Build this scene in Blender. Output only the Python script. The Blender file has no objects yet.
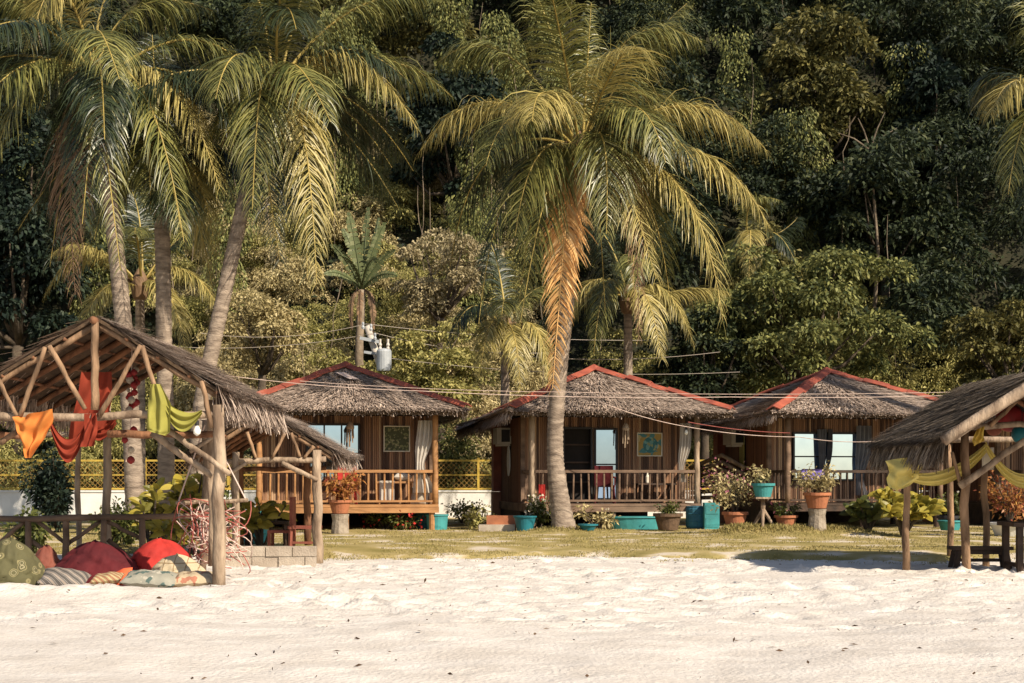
import bpy, bmesh, math, random
import numpy as np
from mathutils import Vector, Matrix, noise
R = math.radians
rng = random.Random(7)
NR = np.random.default_rng(11)
scene = bpy.context.scene
COL = scene.collection

# ------------------------------------------------------------------ camera, sky, sun, exposure
EYE, HZ = 1.45, 475.0
cam = bpy.data.cameras.new('camera'); cam_o = bpy.data.objects.new('camera', cam); COL.objects.link(cam_o)
cam.lens = 50; cam.sensor_width = 36; cam.shift_y = (HZ - 341.5) / 1024
cam.clip_start = 0.1; cam.clip_end = 2000
cam_o.location = (0, 0, EYE); cam_o.rotation_euler = (R(90), 0, 0)
scene.camera = cam_o
F = 1024 * 50 / 36
SUN_EL, SUN_AZ = 37, 46            # azimuth: degrees right of straight behind the camera
world = bpy.data.worlds.new('World'); scene.world = world; world.use_nodes = True
wn = world.node_tree.nodes; wl = world.node_tree.links
sky = wn.new('ShaderNodeTexSky'); sky.sky_type = 'NISHITA'; sky.sun_disc = False
sky.sun_elevation = R(SUN_EL); sky.sun_rotation = R(180 - SUN_AZ)
wl.new(sky.outputs[0], wn['Background'].inputs[0]); wn['Background'].inputs[1].default_value = 0.088
sl = bpy.data.lights.new('sun', 'SUN'); sl.energy = 5.0; sl.angle = R(0.5); sl.color = (1, .885, .72)
so = bpy.data.objects.new('sun', sl); COL.objects.link(so); so.rotation_euler = (R(90 - SUN_EL), 0, R(SUN_AZ))
so.location = (30, -30, 40)
vs = scene.view_settings; vs.view_transform = 'Standard'; vs.look = 'None'; vs.exposure = 0.54; vs.gamma = 1
scene.cycles.max_bounces = 6; scene.cycles.transparent_max_bounces = 4

def at(px, py, Y): return Vector(((px - 512) * Y / F, Y, EYE - (py - HZ) * Y / F))

# ------------------------------------------------------------------ materials
def mat(name, c1, c2=None, scale=6, rough=.8, bump=0, bscale=40, metal=0, stretch=(1, 1, 1), spec=.3, island=0, transl=0, detail=6, c3=None, hair=None):
    m = bpy.data.materials.new(name); m.use_nodes = True
    n = m.node_tree.nodes; l = m.node_tree.links; p = n['Principled BSDF']
    p.inputs['Roughness'].default_value = rough; p.inputs['Metallic'].default_value = metal
    p.inputs['Specular IOR Level'].default_value = spec
    tc = n.new('ShaderNodeTexCoord'); mp = n.new('ShaderNodeMapping'); mp.inputs['Scale'].default_value = stretch
    l.new(tc.outputs['Object'], mp.inputs[0])
    if c2 is None: c2 = tuple(x * .7 for x in c1)
    nz = n.new('ShaderNodeTexNoise'); nz.inputs['Scale'].default_value = scale; nz.inputs['Detail'].default_value = detail
    l.new(mp.outputs[0], nz.inputs[0])
    fac = nz.outputs[0]
    if island:
        g = n.new('ShaderNodeNewGeometry'); mx = n.new('ShaderNodeMix'); mx.inputs[0].default_value = island
        l.new(nz.outputs[0], mx.inputs[2]); l.new(g.outputs['Random Per Island'], mx.inputs[3]); fac = mx.outputs[0]
    cr = n.new('ShaderNodeValToRGB'); e = cr.color_ramp.elements
    lo, hi = (.34, .66) if not island else (.22, .82)
    e[0].position = lo; e[0].color = (*c2, 1); e[1].position = hi; e[1].color = (*c1, 1)
    if c3:
        q = e.new(.93); q.color = (*c3, 1); e[1].position = min(hi, .72)
    l.new(fac, cr.inputs[0]); l.new(cr.outputs[0], p.inputs['Base Color'])
    if bump:
        b = n.new('ShaderNodeBump'); b.inputs['Strength'].default_value = bump; b.inputs['Distance'].default_value = .03
        nb = n.new('ShaderNodeTexNoise'); nb.inputs['Scale'].default_value = bscale; nb.inputs['Detail'].default_value = 5
        l.new(mp.outputs[0], nb.inputs[0]); l.new(nb.outputs[0], b.inputs['Height']); l.new(b.outputs[0], p.inputs['Normal'])
    if transl:
        t = n.new('ShaderNodeBsdfTranslucent'); ms = n.new('ShaderNodeMixShader'); ms.inputs[0].default_value = transl
        l.new(cr.outputs[0], t.inputs[0]); l.new(p.outputs[0], ms.inputs[1]); l.new(t.outputs[0], ms.inputs[2])
        l.new(ms.outputs[0], n['Material Output'].inputs[0])
    return m
M = {}
M['sand'] = mat('sand', (.64, .585, .525), (.53, .475, .415), 1.7, .95, .6, 22, spec=.1, detail=10)
M['lawn'] = mat('lawn', (.36, .28, .12), (.22, .18, .06), 1.1, .95, .5, 30, spec=.1, detail=12, c3=(.55, .47, .37))
for _n in M['lawn'].node_tree.nodes:
    if _n.type == 'VALTORGB':
        _e = _n.color_ramp.elements; _e[1].position = .54; _e[2].position = .64
M['blade'] = mat('blade', (.42, .33, .13), (.19, .165, .05), 1.2, .7, island=.5, spec=.2, transl=.2)
M['soil'] = mat('soil', (.035, .032, .015), (.014, .015, .007), .6, .95, .5, 5)
M['thatch'] = mat('thatch', (.56, .44, .35), (.20, .148, .118), .9, .9, island=.75, spec=.12, c3=(.62, .50, .41))
M['thatch_dark'] = mat('thatch_dark', (.32, .25, .18), (.085, .062, .045), 1.0, .9, island=.7, spec=.12, c3=(.45, .36, .27))
M['thatch_under'] = mat('thatch_under', (.11, .07, .04), (.04, .025, .015), 9, .95, .6, 60, stretch=(1, .15, 1))
M['hipcap'] = mat('hipcap', (.40, .10, .055), (.22, .055, .035), 2.2, .7, .3, 14, c3=(.46, .19, .12), detail=10)
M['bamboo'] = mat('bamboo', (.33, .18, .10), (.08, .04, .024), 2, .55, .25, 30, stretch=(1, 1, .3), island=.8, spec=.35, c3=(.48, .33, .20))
M['bamboo_side_shade'] = mat('bamboo_side_shade', (.17, .075, .038), (.07, .03, .017), 2, .6, .25, 30, stretch=(1, 1, .3), island=.6)  # darker copy of bamboo, side-wall shade put into the colour
M['pole'] = mat('pole', (.34, .21, .12), (.11, .065, .036), 7, .85, .8, 22, stretch=(1, 1, .3))
M['pole_pale'] = mat('pole_pale', (.43, .32, .22), (.15, .10, .065), 7, .85, .8, 22, stretch=(1, 1, .3))
M['pole_red'] = mat('pole_red', (.31, .145, .07), (.10, .045, .024), 7, .85, .6, 22, stretch=(1, 1, .3))
M['rail_wood'] = mat('rail_wood', (.44, .225, .09), (.26, .125, .05), 5, .65, .25, 30, stretch=(.4, 1, 1))
M['rail_grey'] = mat('rail_grey', (.22, .14, .09), (.10, .062, .04), 5, .75, .25, 30, stretch=(.4, 1, 1))
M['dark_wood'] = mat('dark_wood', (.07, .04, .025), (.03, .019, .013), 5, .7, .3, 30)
M['pillar_red'] = mat('pillar_red', (.27, .085, .05), (.17, .05, .033), 3, .75, .2, 20)
M['pillar_base'] = mat('pillar_base', (.34, .16, .085), (.24, .10, .06), 3, .8, .2, 20)
M['interior_dark'] = mat('interior_dark', (.025, .02, .017), (.015, .012, .01), 3, .9)
M['frame_dark'] = mat('frame_dark', (.03, .026, .024), (.018, .016, .015), 3, .5)
M['glass'] = mat('glass', (.44, .62, .88), (.40, .57, .82), 3, .03, metal=1.0)  # blue of the reflected sky is tinted into the mirror colour
M['white'] = mat('white', (.78, .76, .71), (.66, .63, .58), 2, .8, .15, 20)
M['ac'] = mat('ac', (.55, .50, .43), (.45, .40, .34), 4, .6)
M['trunk'] = mat('trunk', (.37, .29, .22), (.16, .12, .09), 3.5, .9, .9, 16, stretch=(1, 1, 3.5))
M['bark'] = mat('bark', (.10, .075, .05), (.045, .033, .023), 4, .9, .6, 20)
M['bark_mid'] = mat('bark_mid', (.26, .20, .14), (.12, .09, .06), 4, .9, .5, 20)
M['bark_pale'] = mat('bark_pale', (.42, .33, .24), (.22, .17, .12), 4, .9, .5, 20)
M['frond'] = mat('frond', (.27, .25, .07), (.042, .058, .018), .5, .38, island=.55, spec=.55, transl=.22, c3=(.46, .39, .16))
M['frond_yellow'] = mat('frond_yellow', (.52, .42, .14), (.17, .15, .04), .6, .42, island=.6, spec=.45, transl=.3, c3=(.64, .55, .25))  # yellow fronds, with sunlit highlights put into the colour
M['frond_dark'] = mat('frond_dark', (.05, .064, .025), (.012, .021, .011), .5, .38, island=.55, spec=.5, transl=.15, c3=(.20, .17, .06))  # darker copy of frond, crown shade put into the colour
M['frond_dead'] = mat('frond_dead', (.95, .62, .26), (.68, .36, .13), .8, .6, island=.8, spec=.2, transl=.25, c3=(.85, .62, .36))
M['frond_brown'] = mat('frond_brown', (.32, .20, .115), (.12, .075, .045), .8, .7, island=.6, spec=.2, transl=.2)
M['rachis'] = mat('rachis', (.40, .30, .08), (.26, .19, .05), 2, .5)
def leafm(name, a, b, c=None, tr=.2, rough=.62, spec=.22, sc=.4): return mat(name, a, b, sc, rough, island=.6, spec=spec, transl=tr, c3=c)
M['leaf_olive'] = leafm('leaf_olive', (.235, .235, .072), (.042, .058, .02), (.36, .33, .12))
M['leaf_dark'] = leafm('leaf_dark', (.046, .060, .024), (.008, .015, .009), (.15, .145, .05), .12)  # dark green carries the forest's shadow tint in the leaf colour
M['leaf_deep'] = leafm('leaf_deep', (.022, .036, .021), (.005, .011, .009), (.06, .075, .04), .1)  # deepest leaf green, shadow tint of the slope put into the colour
M['leaf_ochre'] = leafm('leaf_ochre', (.17, .15, .045), (.045, .048, .015), (.29, .24, .08))
M['leaf_dry'] = leafm('leaf_dry', (.56, .46, .23), (.22, .18, .075), (.68, .56, .34), .2)
M['leaf_pink'] = leafm('leaf_pink', (.45, .37, .21), (.20, .165, .08), (.58, .48, .32), .2)
M['leaf_scrub'] = leafm('leaf_scrub', (.44, .385, .13), (.14, .14, .04), (.58, .50, .22), .2)
M['leaf_yellow'] = leafm('leaf_yellow', (.42, .33, .05), (.16, .15, .03), (.55, .44, .10), .3, .4)
M['leaf_plant'] = leafm('leaf_plant', (.13, .14, .035), (.04, .05, .015), (.26, .23, .07), .25, .4)
M['leaf_banana'] = leafm('leaf_banana', (.17, .19, .085), (.09, .11, .045), (.28, .28, .15), .15, .5)
M['leaf_croton'] = leafm('leaf_croton', (.45, .22, .06), (.22, .05, .03), (.55, .40, .12), .25, .4)
M['flower_pink'] = leafm('flower_pink', (.40, .13, .19), (.26, .09, .12), None, .3, .6)
M['flower_white'] = leafm('flower_white', (.70, .62, .50), (.45, .38, .28), None, .3, .6)
M['teal'] = mat('teal', (.055, .29, .29), (.04, .18, .18), 2.5, .7, .15, 18, c3=(.22, .34, .32), detail=10)
M['teal_dark'] = mat('teal_dark', (.02, .17, .21), (.015, .11, .14), 3, .5)
M['blue'] = mat('blue', (.04, .18, .26), (.03, .11, .16), 2.5, .7, .15, 18, c3=(.18, .26, .30), detail=10)
M['terracotta'] = mat('terracotta', (.42, .16, .075), (.27, .10, .05), 4, .85, .2, 25)
M['basket'] = mat('basket', (.16, .10, .06), (.08, .05, .03), 10, .85, .6, 60)
M['concrete'] = mat('concrete', (.46, .39, .31), (.33, .27, .21), 4, .95, .5, 35)
M['stone'] = mat('stone', (.36, .30, .23), (.20, .16, .12), 6, .95, .8, 18)
M['cloth_orange'] = mat('cloth_orange', (.74, .27, .06), (.60, .19, .04), 3, .85, transl=.25)
M['cloth_red'] = mat('cloth_red', (.33, .05, .022), (.21, .03, .015), 3, .85, transl=.25)
M['cloth_green'] = mat('cloth_green', (.40, .37, .08), (.28, .26, .055), 3, .85, transl=.25)
M['cloth_yellow'] = mat('cloth_yellow', (.84, .71, .25), (.70, .58, .18), 3, .85, transl=.25)
M['cloth_white'] = mat('cloth_white', (.72, .66, .58), (.55, .50, .44), 3, .85, transl=.3)
M['gap_dark'] = mat('gap_dark', (.22, .22, .24), (.12, .12, .135), 3, .85, transl=.3)
M['cloth_sheer'] = mat('cloth_sheer', (.34, .34, .36), (.22, .22, .24), 3, .85, transl=.4)
M['cloth_purple'] = mat('cloth_purple', (.17, .13, .40), (.11, .08, .29), 3, .9)
M['red_dark'] = mat('red_dark', (.11, .011, .014), (.06, .006, .009), 3, .85, .8, 5)  # dark red, darkened further to stand for shade under the shelter roof
M['red'] = mat('red', (.50, .035, .025), (.30, .022, .018), 3, .8, .8, 5)
M['orange_red'] = mat('orange_red', (.75, .14, .05), (.6, .1, .04), 3, .8)
M['rope_white'] = mat('rope_white', (.66, .52, .44), (.5, .36, .3), 9, .8)
M['rope_pink'] = mat('rope_pink', (.42, .13, .10), (.30, .07, .06), 9, .8)
M['wire'] = mat('wire', (.42, .36, .29), (.36, .3, .25), 3, .6)
M['metal'] = mat('metal', (.40, .42, .43), (.30, .32, .34), 4, .45)
M['yellow_paint'] = mat('yellow_paint', (.52, .36, .06), (.40, .26, .05), 5, .7)
M['mesh_fence'] = mat('mesh_fence', (.36, .21, .05), (.20, .11, .03), 5, .75)
M['red_pod'] = mat('red_pod', (.36, .03, .03), (.2, .02, .02), 5, .6)
M['paper'] = mat('paper', (.72, .66, .54), (.6, .54, .43), 5, .8)
M['debris'] = mat('debris', (.13, .075, .04), (.06, .035, .02), 8, .9)
M['bulb'] = mat('bulb', (.85, .82, .74), (.8, .76, .68), 3, .25)
M['black'] = mat('black', (.03, .03, .035), (.02, .02, .022), 4, .6)

def pattern_mat(name, base, kind, ink, ink2=None, scale=8):
    m = bpy.data.materials.new(name); m.use_nodes = True
    n = m.node_tree.nodes; l = m.node_tree.links; p = n['Principled BSDF']; p.inputs['Roughness'].default_value = .85
    tc = n.new('ShaderNodeTexCoord'); cr = n.new('ShaderNodeValToRGB'); cr.color_ramp.interpolation = 'CONSTANT'
    e = cr.color_ramp.elements
    if kind == 'rings':
        t = n.new('ShaderNodeTexVoronoi'); t.inputs['Scale'].default_value = scale; t.inputs['Randomness'].default_value = .8
        l.new(tc.outputs['Object'], t.inputs[0]); fac = t.outputs['Distance']
        stops = [(0, base), (.16, ink), (.20, base), (.27, ink2 or ink), (.33, base)]
    elif kind == 'stripes':
        t = n.new('ShaderNodeTexWave'); t.inputs['Scale'].default_value = scale; t.bands_direction = 'DIAGONAL'; t.inputs['Distortion'].default_value = .6
        l.new(tc.outputs['Object'], t.inputs[0]); fac = t.outputs['Fac']
        stops = [(0, base), (.3, ink), (.5, ink2 or ink), (.62, base), (.8, ink)]
    elif kind == 'grid':
        t = n.new('ShaderNodeTexBrick'); t.offset = 0; t.squash = 1; t.inputs['Brick Width'].default_value = .62; t.inputs['Row Height'].default_value = .5; t.inputs['Scale'].default_value = scale; t.inputs['Mortar Size'].default_value = .03
        mp = n.new('ShaderNodeMapping'); mp.inputs['Rotation'].default_value = (R(90), 0, 0)
        l.new(tc.outputs['Object'], mp.inputs[0]); l.new(mp.outputs[0], t.inputs[0]); fac = t.outputs['Fac']
        stops = [(0, base), (.5, ink)]
    else:  # blotches
        t = n.new('ShaderNodeTexVoronoi'); t.inputs['Scale'].default_value = scale; t.distance = 'MANHATTAN'
        l.new(tc.outputs['Object'], t.inputs[0])
        s = n.new('ShaderNodeSeparateColor'); l.new(t.outputs['Color'], s.inputs[0]); fac = s.outputs[0]
        stops = [(0, base), (.42, ink), (.62, base), (.78, ink2 or ink), (.9, base)]
    e[0].position = stops[0][0]; e[0].color = (*stops[0][1], 1); e[1].position = stops[1][0]; e[1].color = (*stops[1][1], 1)
    for q, c in stops[2:]:
        k = e.new(q); k.color = (*c, 1)
    l.new(fac, cr.inputs[0]); nz = n.new('ShaderNodeTexNoise'); nz.inputs['Scale'].default_value = 5; nz.inputs['Detail'].default_value = 6; l.new(tc.outputs['Object'], nz.inputs[0])
    mx = n.new('ShaderNodeMix'); mx.data_type = 'RGBA'; mx.blend_type = 'MULTIPLY'; mx.inputs[0].default_value = .55; l.new(cr.outputs[0], mx.inputs[6]); l.new(nz.outputs[0], mx.inputs[7]); l.new(mx.outputs[2], p.inputs['Base Color'])
    bp = n.new('ShaderNodeBump'); bp.inputs['Strength'].default_value = .5; bp.inputs['Distance'].default_value = .04; l.new(nz.outputs[0], bp.inputs['Height']); l.new(bp.outputs[0], p.inputs['Normal'])
    return m
M['bag_green'] = pattern_mat('bag_green', (.11, .10, .04), 'rings', (.38, .33, .19), (.28, .24, .11), 5.5)  # olive darkened to stand for shade under the shelter roof
M['bag_cream'] = pattern_mat('bag_cream', (.66, .53, .34), 'grid', (.36, .24, .12), None, 4.2)
M['cushion_stripe'] = pattern_mat('cushion_stripe', (.10, .09, .08), 'stripes', (.38, .31, .25), (.08, .12, .15), 4)
M['cushion_band'] = pattern_mat('cushion_band', (.58, .46, .24), 'stripes', (.35, .12, .06), (.20, .22, .12), 7)
M['cushion_blue'] = pattern_mat('cushion_blue', (.36, .34, .27), 'blotch', (.10, .15, .13), (.55, .50, .40), 16)
M['cushion_cream'] = pattern_mat('cushion_cream', (.60, .47, .30), 'blotch', (.30, .20, .12), (.50, .20, .12), 14)
M['art_green'] = pattern_mat('art_green', (.09, .10, .05), 'blotch', (.26, .27, .12), (.42, .38, .22), 22)
M['art_sun'] = pattern_mat('art_sun', (.50, .34, .10), 'blotch', (.10, .30, .32), (.62, .52, .28), 8)
M['art_teal'] = pattern_mat('art_teal', (.06, .22, .24), 'blotch', (.20, .42, .40), (.40, .42, .20), 12)

# ------------------------------------------------------------------ mesh helpers
class MB:
    def __init__(s): s.v = []; s.f = []
    def add(s, vs, fs):
        b = len(s.v); s.v += [tuple(q) for q in vs]; s.f += [tuple(i + b for i in q) for q in fs]; return s
    def box(s, c, d, rot=None):
        c = Vector(c); h = [x / 2 for x in d]
        vs = [Vector((x * h[0], y * h[1], z * h[2])) for x in (-1, 1) for y in (-1, 1) for z in (-1, 1)]
        if rot: vs = [rot @ q for q in vs]
        return s.add([q + c for q in vs], [(0, 1, 3, 2), (4, 6, 7, 5), (0, 4, 5, 1), (2, 3, 7, 6), (0, 2, 6, 4), (1, 5, 7, 3)])
    def bar(s, p, q, w, h):
        p = Vector(p); q = Vector(q); d = q - p
        rot = d.to_track_quat('X', 'Z').to_matrix()
        return s.box((p + q) / 2, (d.length, w, h), rot)
    def tube(s, pts, rad, n=8, cap=True):
        pts = [Vector(p) for p in pts]
        if not hasattr(rad, '__len__'): rad = [rad] * len(pts)
        ref = None; vs = []; fs = []
        for i, p in enumerate(pts):
            t = (pts[min(i + 1, len(pts) - 1)] - pts[max(i - 1, 0)]).normalized()
            if ref is None: ref = t.orthogonal().normalized()
            ref = (ref - t * ref.dot(t)).normalized(); b = t.cross(ref)
            for k in range(n):
                a = 2 * math.pi * k / n
                vs.append(p + (ref * math.cos(a) + b * math.sin(a)) * rad[i])
        for i in range(len(pts) - 1):
            for k in range(n):
                fs.append((i * n + k, i * n + (k + 1) % n, (i + 1) * n + (k + 1) % n, (i + 1) * n + k))
        if cap:
            fs.append(tuple(range(n - 1, -1, -1))); fs.append(tuple((len(pts) - 1) * n + k for k in range(n)))
        return s.add(vs, fs)
    def pole(s, p, q, r, r2=None, wob=.03, n=8, seg=6):
        p = Vector(p); q = Vector(q); L = (q - p).length; r2 = r if r2 is None else r2
        pts = []; rr = []
        for i in range(seg + 1):
            t = i / seg; k = math.sin(math.pi * t)
            pts.append(p.lerp(q, t) + Vector((rng.uniform(-1, 1), rng.uniform(-1, 1), rng.uniform(-1, 1))) * wob * k * min(1, L * .4))
            rr.append((r + (r2 - r) * t) * rng.uniform(.92, 1.08))
        return s.tube(pts, rr, n)
    def lathe(s, prof, c=(0, 0, 0), n=20, sq=(1, 1)):
        c = Vector(c); vs = []; fs = []
        for r, z in prof:
            for k in range(n):
                a = 2 * math.pi * k / n; vs.append(c + Vector((r * math.cos(a) * sq[0], r * math.sin(a) * sq[1], z)))
        for i in range(len(prof) - 1):
            for k in range(n): fs.append((i * n + k, i * n + (k + 1) % n, (i + 1) * n + (k + 1) % n, (i + 1) * n + k))
        fs.append(tuple(range(n - 1, -1, -1))); fs.append(tuple((len(prof) - 1) * n + k for k in range(n)))
        return s.add(vs, fs)
    def grid(s, fn, nu, nv):
        vs = [fn(u / nu, v / nv) for u in range(nu + 1) for v in range(nv + 1)]
        fs = [(u * (nv + 1) + v, (u + 1) * (nv + 1) + v, (u + 1) * (nv + 1) + v + 1, u * (nv + 1) + v + 1) for u in range(nu) for v in range(nv)]
        return s.add(vs, fs)
    def build(s, name, m, parent=None, world=False, smooth=False):
        me = bpy.data.meshes.new(name); v = s.v
        o = bpy.data.objects.new(name, me)
        if parent is not None and world:
            inv = world_mat(parent).inverted(); v = [inv @ Vector(q) for q in v]
        me.from_pydata([tuple(q) for q in v], [], s.f)
        me.materials.append(M[m] if isinstance(m, str) else m)
        if smooth: me.polygons.foreach_set('use_smooth', [True] * len(me.polygons))
        me.update(); COL.objects.link(o)
        if parent is not None: o.parent = parent
        return o
def world_mat(o):
    m = o.matrix_basis.copy()
    return world_mat(o.parent) @ m if o.parent else m
def thing(name, label, cat, loc=(0, 0, 0), rz=0, group=None):
    o = bpy.data.objects.new(name, None); COL.objects.link(o); o.empty_display_size = .2
    o.location = loc; o.rotation_euler = (0, 0, rz)
    return tag(o, label, cat, group)
def tag(o, label, cat, group=None):
    o['label'] = label; o['category'] = cat
    if group: o['group'] = group
    return o
def kind(o, k): o['kind'] = k; return o
def solo(mb, name, m, label, cat, group=None, loc=None, smooth=False):
    """one-mesh thing, origin at its base"""
    if loc is None:
        a = np.array([tuple(q) for q in mb.v]); loc = (*((a.min(0) + a.max(0)) / 2)[:2], a[:, 2].min())
    loc = Vector(loc); mb.v = [tuple(Vector(q) - loc) for q in mb.v]
    o = mb.build(name, m, smooth=smooth); o.location = loc
    return tag(o, label, cat, group)
def np_mesh(name, V, Q, m, parent=None, loc=None):
    """V (n,3), Q (k,c) index array"""
    V = np.asarray(V, dtype=np.float32); Q = np.asarray(Q, dtype=np.int32); c = Q.shape[1]
    if loc is not None: V = V - np.array(loc, dtype=np.float32)
    me = bpy.data.meshes.new(name)
    me.vertices.add(len(V)); me.vertices.foreach_set('co', V.ravel())
    me.loops.add(Q.size); me.loops.foreach_set('vertex_index', Q.ravel())
    me.polygons.add(len(Q)); me.polygons.foreach_set('loop_start', np.arange(0, Q.size, c, dtype=np.int32))
    try: me.polygons.foreach_set('loop_total', np.full(len(Q), c, dtype=np.int32))
    except Exception: pass
    me.update(calc_edges=True); me.validate()
    me.materials.append(M[m] if isinstance(m, str) else m)
    o = bpy.data.objects.new(name, me); COL.objects.link(o)
    if loc is not None: o.location = loc
    if parent is not None: o.parent = parent; o.location = (0, 0, 0)
    return o
def unit(a): return a / np.maximum(np.linalg.norm(a, axis=1, keepdims=True), 1e-9)
def leaves(P, D, L, W, droop=.25):
    """rhombic leaves: base points, directions, lengths, widths -> V (4n,3)"""
    n = len(P); D = unit(D); S = np.cross(D, unit(NR.normal(size=(n, 3)))); S = unit(S)
    L = np.broadcast_to(L, (n,))[:, None]; W = np.broadcast_to(W, (n,))[:, None]
    mid = P + D * L * .5; tip = P + D * L; tip[:, 2] -= droop * L[:, 0]
    V = np.stack([P, mid + S * W / 2, tip, mid - S * W / 2], 1)
    return V.reshape(-1, 3)
def quads(n): return np.arange(n * 4).reshape(-1, 4)
def rdir(n): return unit(NR.normal(size=(n, 3)))
def crown_pts(n, rx, ry, rz, nclump, cl=.34, inner=.35, bottom=-.5):
    """leaf base points and outward directions for a clumpy crown centred on 0"""
    c = rdir(nclump * 3); c = c[c[:, 2] > bottom][:nclump]; nclump = len(c)
    c = c * NR.uniform(inner, .88, (nclump, 1)) * np.array([rx, ry, rz])
    r = NR.uniform(.65, 1.25, nclump) * cl * (rx + ry + rz) / 3
    k = NR.integers(0, nclump, n); d = rdir(n); d[:, 2] = np.where(d[:, 2] < -.3, -d[:, 2], d[:, 2])
    rad = NR.uniform(.45, 1.0, n) ** .5 * r[k]
    p = c[k] + d * rad[:, None] * np.array([1.1, 1.1, .75])
    p += NR.normal(size=(n, 3)) * .05 * r[k][:, None]
    return p, d, c, r

# ------------------------------------------------------------------ ground, lawn, hillside
def lawn_front(x): return 24.7 + .55 * math.sin(x * .55 + 1) + .35 * math.sin(x * 1.7) + .45 * noise.noise(Vector((x * 1.3, 1, 0))) + .38 * noise.noise(Vector((x * 3.7, 4, 0))) + .22 * noise.noise(Vector((x * 9, 8, 0))) + (1.2 if x < -3.5 else 0) * min(1, (-3.5 - x) / 2 if x < -3.5 else 0)
def sand_z(x, y):
    z = .10 * noise.noise(Vector((x * .22, y * .22, 3))) + .05 * noise.noise(Vector((x * .8, y * .8, 7)))
    z *= min(1, max(0, (27 - y) / 5)) * min(1, max(.25, abs(y - 21) / 6 + .2))
    k = min(1, max(0, (y - 6) / 3)) * min(1, max(0, (25.5 - y) / 1.5))
    z += k * (.012 * noise.noise(Vector((x * 2.2, y * 2.2, 1))) + .010 * noise.noise(Vector((x * 6, y * 6, 4))) + .007 * noise.noise(Vector((x * 13, y * 11, 4))))
    if x < -1.6: z += .09 * math.exp(-((y - 17.3) / .45) ** 2) * min(1, (-1.6 - x) / 1.5)
    return z
def ground_grid(xs, ys, zf):
    X = [(x, y, zf(x, y)) for y in ys for x in xs]
    nx = len(xs); Q = [(j * nx + i, j * nx + i + 1, (j + 1) * nx + i + 1, (j + 1) * nx + i) for j in range(len(ys) - 1) for i in range(nx - 1)]
    return np.array(X), np.array(Q)
xs = sorted(set(list(np.linspace(-220, -14, 16)) + list(np.linspace(-13.8, 13.8, 300)) + list(np.linspace(14, 220, 16))))
ys = sorted(set(list(np.linspace(-120, 6, 20)) + list(np.linspace(6.5, 9, 8)) + list(np.linspace(9.05, 26, 260)) + list(np.linspace(26.5, 50, 20))))
V, Q = ground_grid(xs, ys, sand_z)
# footprints: oval pits with a low rim, in wandering tracks
fp = []
for k in range(130):
    x, y = rng.uniform(-9, 9), rng.uniform(10, 24.5) if k < 30 else rng.uniform(15.5, 24.5); a = rng.choice((0, math.pi)) + rng.gauss(0, .5)
    for q in range(rng.randint(5, 16)):
        x += .55 * math.cos(a); y += .55 * math.sin(a); a += rng.gauss(0, .12); sd = .11 if q % 2 else -.11
        fp.append((x - sd * math.sin(a) + rng.gauss(0, .03), y + sd * math.cos(a), a, rng.uniform(.028, .062) * (.3 if y < 13.5 else 1)))
for x, y, a, dpt in fp:
    if not 9.5 < y < 24.6: continue
    m_ = (np.abs(V[:, 0] - x) < .4) & (np.abs(V[:, 1] - y) < .4); dx = V[m_, 0] - x; dy = V[m_, 1] - y
    u = (dx * math.cos(a) + dy * math.sin(a)) / .17; w = (-dx * math.sin(a) + dy * math.cos(a)) / .10; r2 = u * u + w * w
    V[m_, 2] += dpt * (-np.exp(-r2) + .55 * np.exp(-(np.sqrt(r2) - 1.5) ** 2 / .18))
g = kind(np_mesh('sand_beach', V, Q, 'sand'), 'structure'); g.data.polygons.foreach_set('use_smooth', [True] * len(g.data.polygons))
def lawn_z(x, y):
    d = y - lawn_front(x)
    z = .02 + .10 * (1 - math.exp(-max(0, d) / .8)) + .03 * noise.noise(Vector((x * .7, y * .7, 0)))
    for mx, my, mw, mh in MOUNDS: z += mh * math.exp(-(((x - mx) / mw) ** 2 + ((y - my) / (.6 + mw * .2)) ** 2))
    return z if d > .02 else -.06
MOUNDS = [(1.25, 33, .9, .10), (5.3, 31.2, .8, .13), (6.2, 31, .7, .12), (7.3, 31.4, .8, .14), (4.9, 31.3, .4, .08)]
xs = np.linspace(-30, 30, 360); us = [0, .02, .05, .1, .16, .24, .34, .45, .6, .8, 1.0]
us = np.concatenate([np.linspace(0, 1.2, 10), np.linspace(1.4, 12, 44), np.linspace(13, 24, 8)])
V = []
for u in us:
    for x in xs:
        y = lawn_front(x) - .12 + u; V.append((x, y, lawn_z(x, y) if u > 0 else -.06))
nx = len(xs); Q = [(j * nx + i, j * nx + i + 1, (j + 1) * nx + i + 1, (j + 1) * nx + i) for j in range(len(us) - 1) for i in range(nx - 1)]
g = kind(np_mesh('lawn', np.array(V), np.array(Q), 'lawn'), 'structure'); g.data.polygons.foreach_set('use_smooth', [True] * len(g.data.polygons))
# grass blades on the lawn (uncountable)
N = 52000; P = []
while len(P) < N:
    x = rng.uniform(-13, 14); y = lawn_front(x) + .05 + 11 * rng.random() ** 1.5
    if noise.noise(Vector((x * .9, y * .9, 5))) > .02 + .22 * min(1, (y - lawn_front(x)) / 5): continue
    P.append((x, y, lawn_z(x, y) - .01))
    if rng.random() < .2:
        mx, my, mw, mh = rng.choice(MOUNDS); x = rng.gauss(mx, mw * .7); y = rng.gauss(my, .5); P.append((x, y, lawn_z(x, y) - .01))
P = P[:N]
for k in range(420):       # stray tufts creeping out over the sand
    x = rng.uniform(-11, 13); y = lawn_front(x) - abs(rng.gauss(0, .45)); w = rng.uniform(.04, .16)
    for q in range(rng.randint(6, 22)):
        a, b = x + rng.gauss(0, w), y + rng.gauss(0, w); P.append((a, b, max(sand_z(a, b), lawn_z(a, b)) - .008))
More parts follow.
